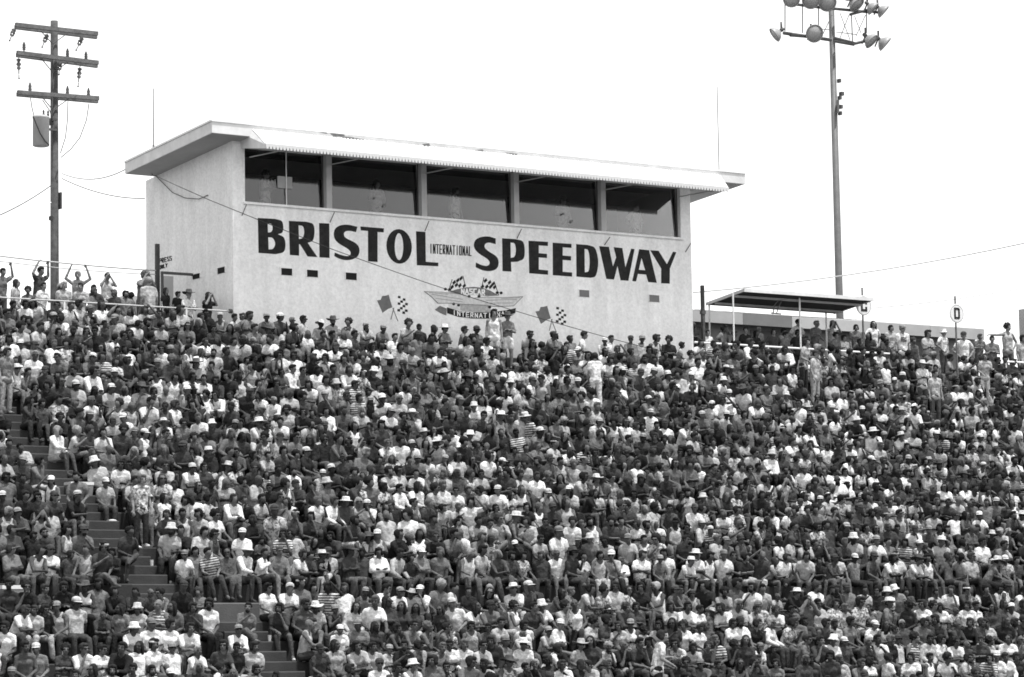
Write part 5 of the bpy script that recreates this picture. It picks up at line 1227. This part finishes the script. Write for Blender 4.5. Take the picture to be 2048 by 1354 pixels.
def topword(a):
    if a['top'] == 'bare': return 'bare chest'
    return {'white': 'white', 'pale': 'pale', 'grey': 'grey', 'dark': 'dark', 'black': 'black', 'striped': 'striped', 'printed': 'printed'}[a['shirt']] + ' ' + ('vest' if a['top'] == 'tank' else 'shirt')
indiv = []
for k_ in (3, 2, 1, 4, 0): indiv += sorted([a for a in SEATED if a['row'] == ('low', k_) and -30 < proj(a['loc'])[0] < 2078], key=lambda a: a['loc'].x)
indiv = indiv[:300 - len(STANDING)]
for a in STANDING: a['shoes'] = 1; a['shoet'] = random.choice([.03, .06, .5])
for a in indiv: a['shoes'] = a['row'][1] < 1 or abs(a['loc'].x - AXL) < 2; a['shoet'] = random.choice([.03, .06, .12, .5])
keep = set(id(a) for a in indiv)
mass = [a for a in SEATED if id(a) not in keep] + WALKERS
for row in sorted(set(a['row'] for a in indiv)):
    here = sorted([a for a in SEATED if a['row'] == row], key=lambda a: a['loc'].x)
    lf = [a for a in here if a['loc'].x < AXL - .55][::-1]; rt2 = [a for a in here if a['loc'].x >= AXL + .55]
    rw = 'first row above walkway' if row[0] == 'up' else ordinal(row[1] + 1) + ' row below walkway'
    here = [a for a in here if id(a) in keep]
    for lst, sd_ in ((lf, 'left'), (rt2, 'right')):
        for i, a in enumerate(lst): a['label'] = 'person with %s, %s, %s, %s %s of stairs' % (headword(a), topword(a), rw, ordinal(i + 1), sd_)
    for a in here:
        if 'label' not in a: a['label'] = 'person with %s, %s, sitting on the stairs, %s' % (headword(a), topword(a), rw)
for a in indiv:
    o = build_person(a); tag(o, a['label'], 'person', 'spectators seated in the rows below the walkway')
for a in STANDING:
    o = build_person(a); tag(o, a['label'], 'person', a['group'])
    if a['label'].startswith('person in grey cap and white shirt with dark print'):
        for q in range(3):
            mb = MB(); mb.box(-.09, .09, -.128 - .004 * q, -.10, 1.17 + .045 * q, 1.20 + .045 * q); pr = mb.build('shirt_print', M_PAINT, o)
print('individuals', len(indiv), 'standing', len(STANDING), 'mass', len(mass))

# ------------------------------------------------------------------ coolers and boxes left on the steps
def cooler(x, y, z, w, d, h, m1, m2, label):
    c_ = empty('cooler', (x, y, z)); tag(c_, label, 'cooler')
    mb = MB(); mb.hexa((x - w * .46, y - d * .46, z), (x + w * .46, y - d * .46, z), (x + w * .46, y + d * .46, z), (x - w * .46, y + d * .46, z), (x - w / 2, y - d / 2, z + h * .78), (x + w / 2, y - d / 2, z + h * .78), (x + w / 2, y + d / 2, z + h * .78), (x - w / 2, y + d / 2, z + h * .78)); attach(mb, 'chest', m1, c_)
    mb = MB(); mb.box(x - w * .52, x + w * .52, y - d * .52, y + d * .52, z + h * .785, z + h); attach(mb, 'lid', m2, c_)
    mb = MB(); mb.tube([(x - w * .3, y - d * .53, z + h * .6), (x - w * .3, y - d * .6, z + h * .5), (x + w * .3, y - d * .6, z + h * .5), (x + w * .3, y - d * .53, z + h * .6)], .01); attach(mb, 'handle', M_DSTEEL, c_)
M_CG = mat('cooler_grey', .2, .5, .1, 4); M_CW = mat('cooler_white', .66, .45, .05, 4)
r11 = ROWS[11]; cooler(AXU + AW + .05 - .35, r11[0] + .25, r11[1] - .004, .55, .34, .30, M_CG, M_CW, 'grey cooler with white lid on the upper stairs')
cooler(P(25, 1165, YWALL + .3).x, YWALL + .3, ZLEDGE, .6, .36, .36, M_CG, M_CW, 'pale cooler on the ledge at left edge above walkway')
r19 = ROWS[18]; cooler(P(765, 1310, r19[0] - .5).x, r19[0] - .48, ROWS[19][1], .40, .30, .36, M_CG, M_CG, 'plain grey cooler among feet in the lower crowd')
def litter(name, px, py, ri, half, label, cat, cup):
    y, z = ROWS[ri][0], ROWS[ri][1]; yy = y + .12 if not half else y - .2; zz = z - .004 if not half else z - RISE / 2
    AXC = axc(ROWS[ri][2]); x = max(AXC - AW + .1, min(AXC + AW - .12, P(px, py, yy).x)); mb = MB()
    if cup: mb.lathe([(.032, 0), (.036, .06), (.042, .125), (.044, .13), (.038, .128), (.030, .012)], (x, yy, zz), (0, 0, 1), 12)
    else: mb.hexa((x - .11, yy - .14, zz + .002), (x + .10, yy - .10, zz + .002), (x + .12, yy + .06, zz + .003), (x - .09, yy + .04, zz + .004), (x - .11, yy - .14, zz + .03), (x + .10, yy - .10, zz + .012), (x + .12, yy + .06, zz + .05), (x - .09, yy + .04, zz + .02))
    tag(mb.build(name, M_CW), label, cat)
litter('paper_cup', 410, 1145, 15, False, 'white paper cup on the stairs two rows above walkway', 'cup', True)
litter('paper_cup', 560, 1262, 18, False, 'white paper cup on the stairs one row below walkway', 'cup', True)
litter('crumpled_paper', 395, 1095, 14, False, 'crumpled white paper on the stairs three rows above walkway', 'paper', False)
litter('crumpled_paper', 300, 1010, 12, True, 'crumpled white paper on the stairs five rows above walkway', 'paper', False)
# ------------------------------------------------------------------ the rest of the seated crowd: one mass
VV, FF, TT, T2, PP, LL = [], [], [], [], [], []; off = 0
for a in mass:
    pm = np.array(place_matrix(a, a['loc']), np.float32); hm = np.array(head_matrix(a), np.float32)
    for nm, key, t, t2, pat, onhead in pieces(a):
        V, F = shape(key, True); L = V
        if onhead: V = V @ hm[:3, :3].T + hm[:3, 3]
        Wd = V @ pm[:3, :3].T + pm[:3, 3]
        VV.append(Wd); FF.append(F[:, ::-1] + off if a['mirror'] else F + off); off += len(V)
        TT.append(np.full(len(V), t, np.float32)); T2.append(np.full(len(V), t2, np.float32)); PP.append(np.full(len(V), pat, np.float32)); LL.append(L + np.float32(a['loc'].x % 3.7 * 5))
VV = np.vstack(VV); FF = np.vstack(FF)
me = bpy.data.meshes.new('seated_crowd'); me.vertices.add(len(VV)); me.vertices.foreach_set('co', VV.ravel().astype(np.float32))
me.loops.add(FF.size); me.loops.foreach_set('vertex_index', FF.ravel().astype(np.int32))
me.polygons.add(len(FF)); me.polygons.foreach_set('loop_start', np.arange(0, FF.size, 3, dtype=np.int32)); me.polygons.foreach_set('loop_total', np.full(len(FF), 3, np.int32))
me.polygons.foreach_set('use_smooth', np.ones(len(FF), bool)); me.update(calc_edges=True)
for nm, arr in (('tone', TT), ('tone2', T2), ('pattern', PP)):
    q = me.attributes.new(nm, 'FLOAT', 'POINT'); q.data.foreach_set('value', np.concatenate(arr))
q = me.attributes.new('local', 'FLOAT_VECTOR', 'POINT'); q.data.foreach_set('vector', np.vstack(LL).ravel().astype(np.float32))
me.materials.append(M_CROWD)
tag(link('seated_crowd', me), 'dense mass of seated spectators filling the upper rows of the grandstand', 'crowd', kind='stuff')
print('crowd triangles', len(FF))
bpy.data.scenes.remove(TMP)
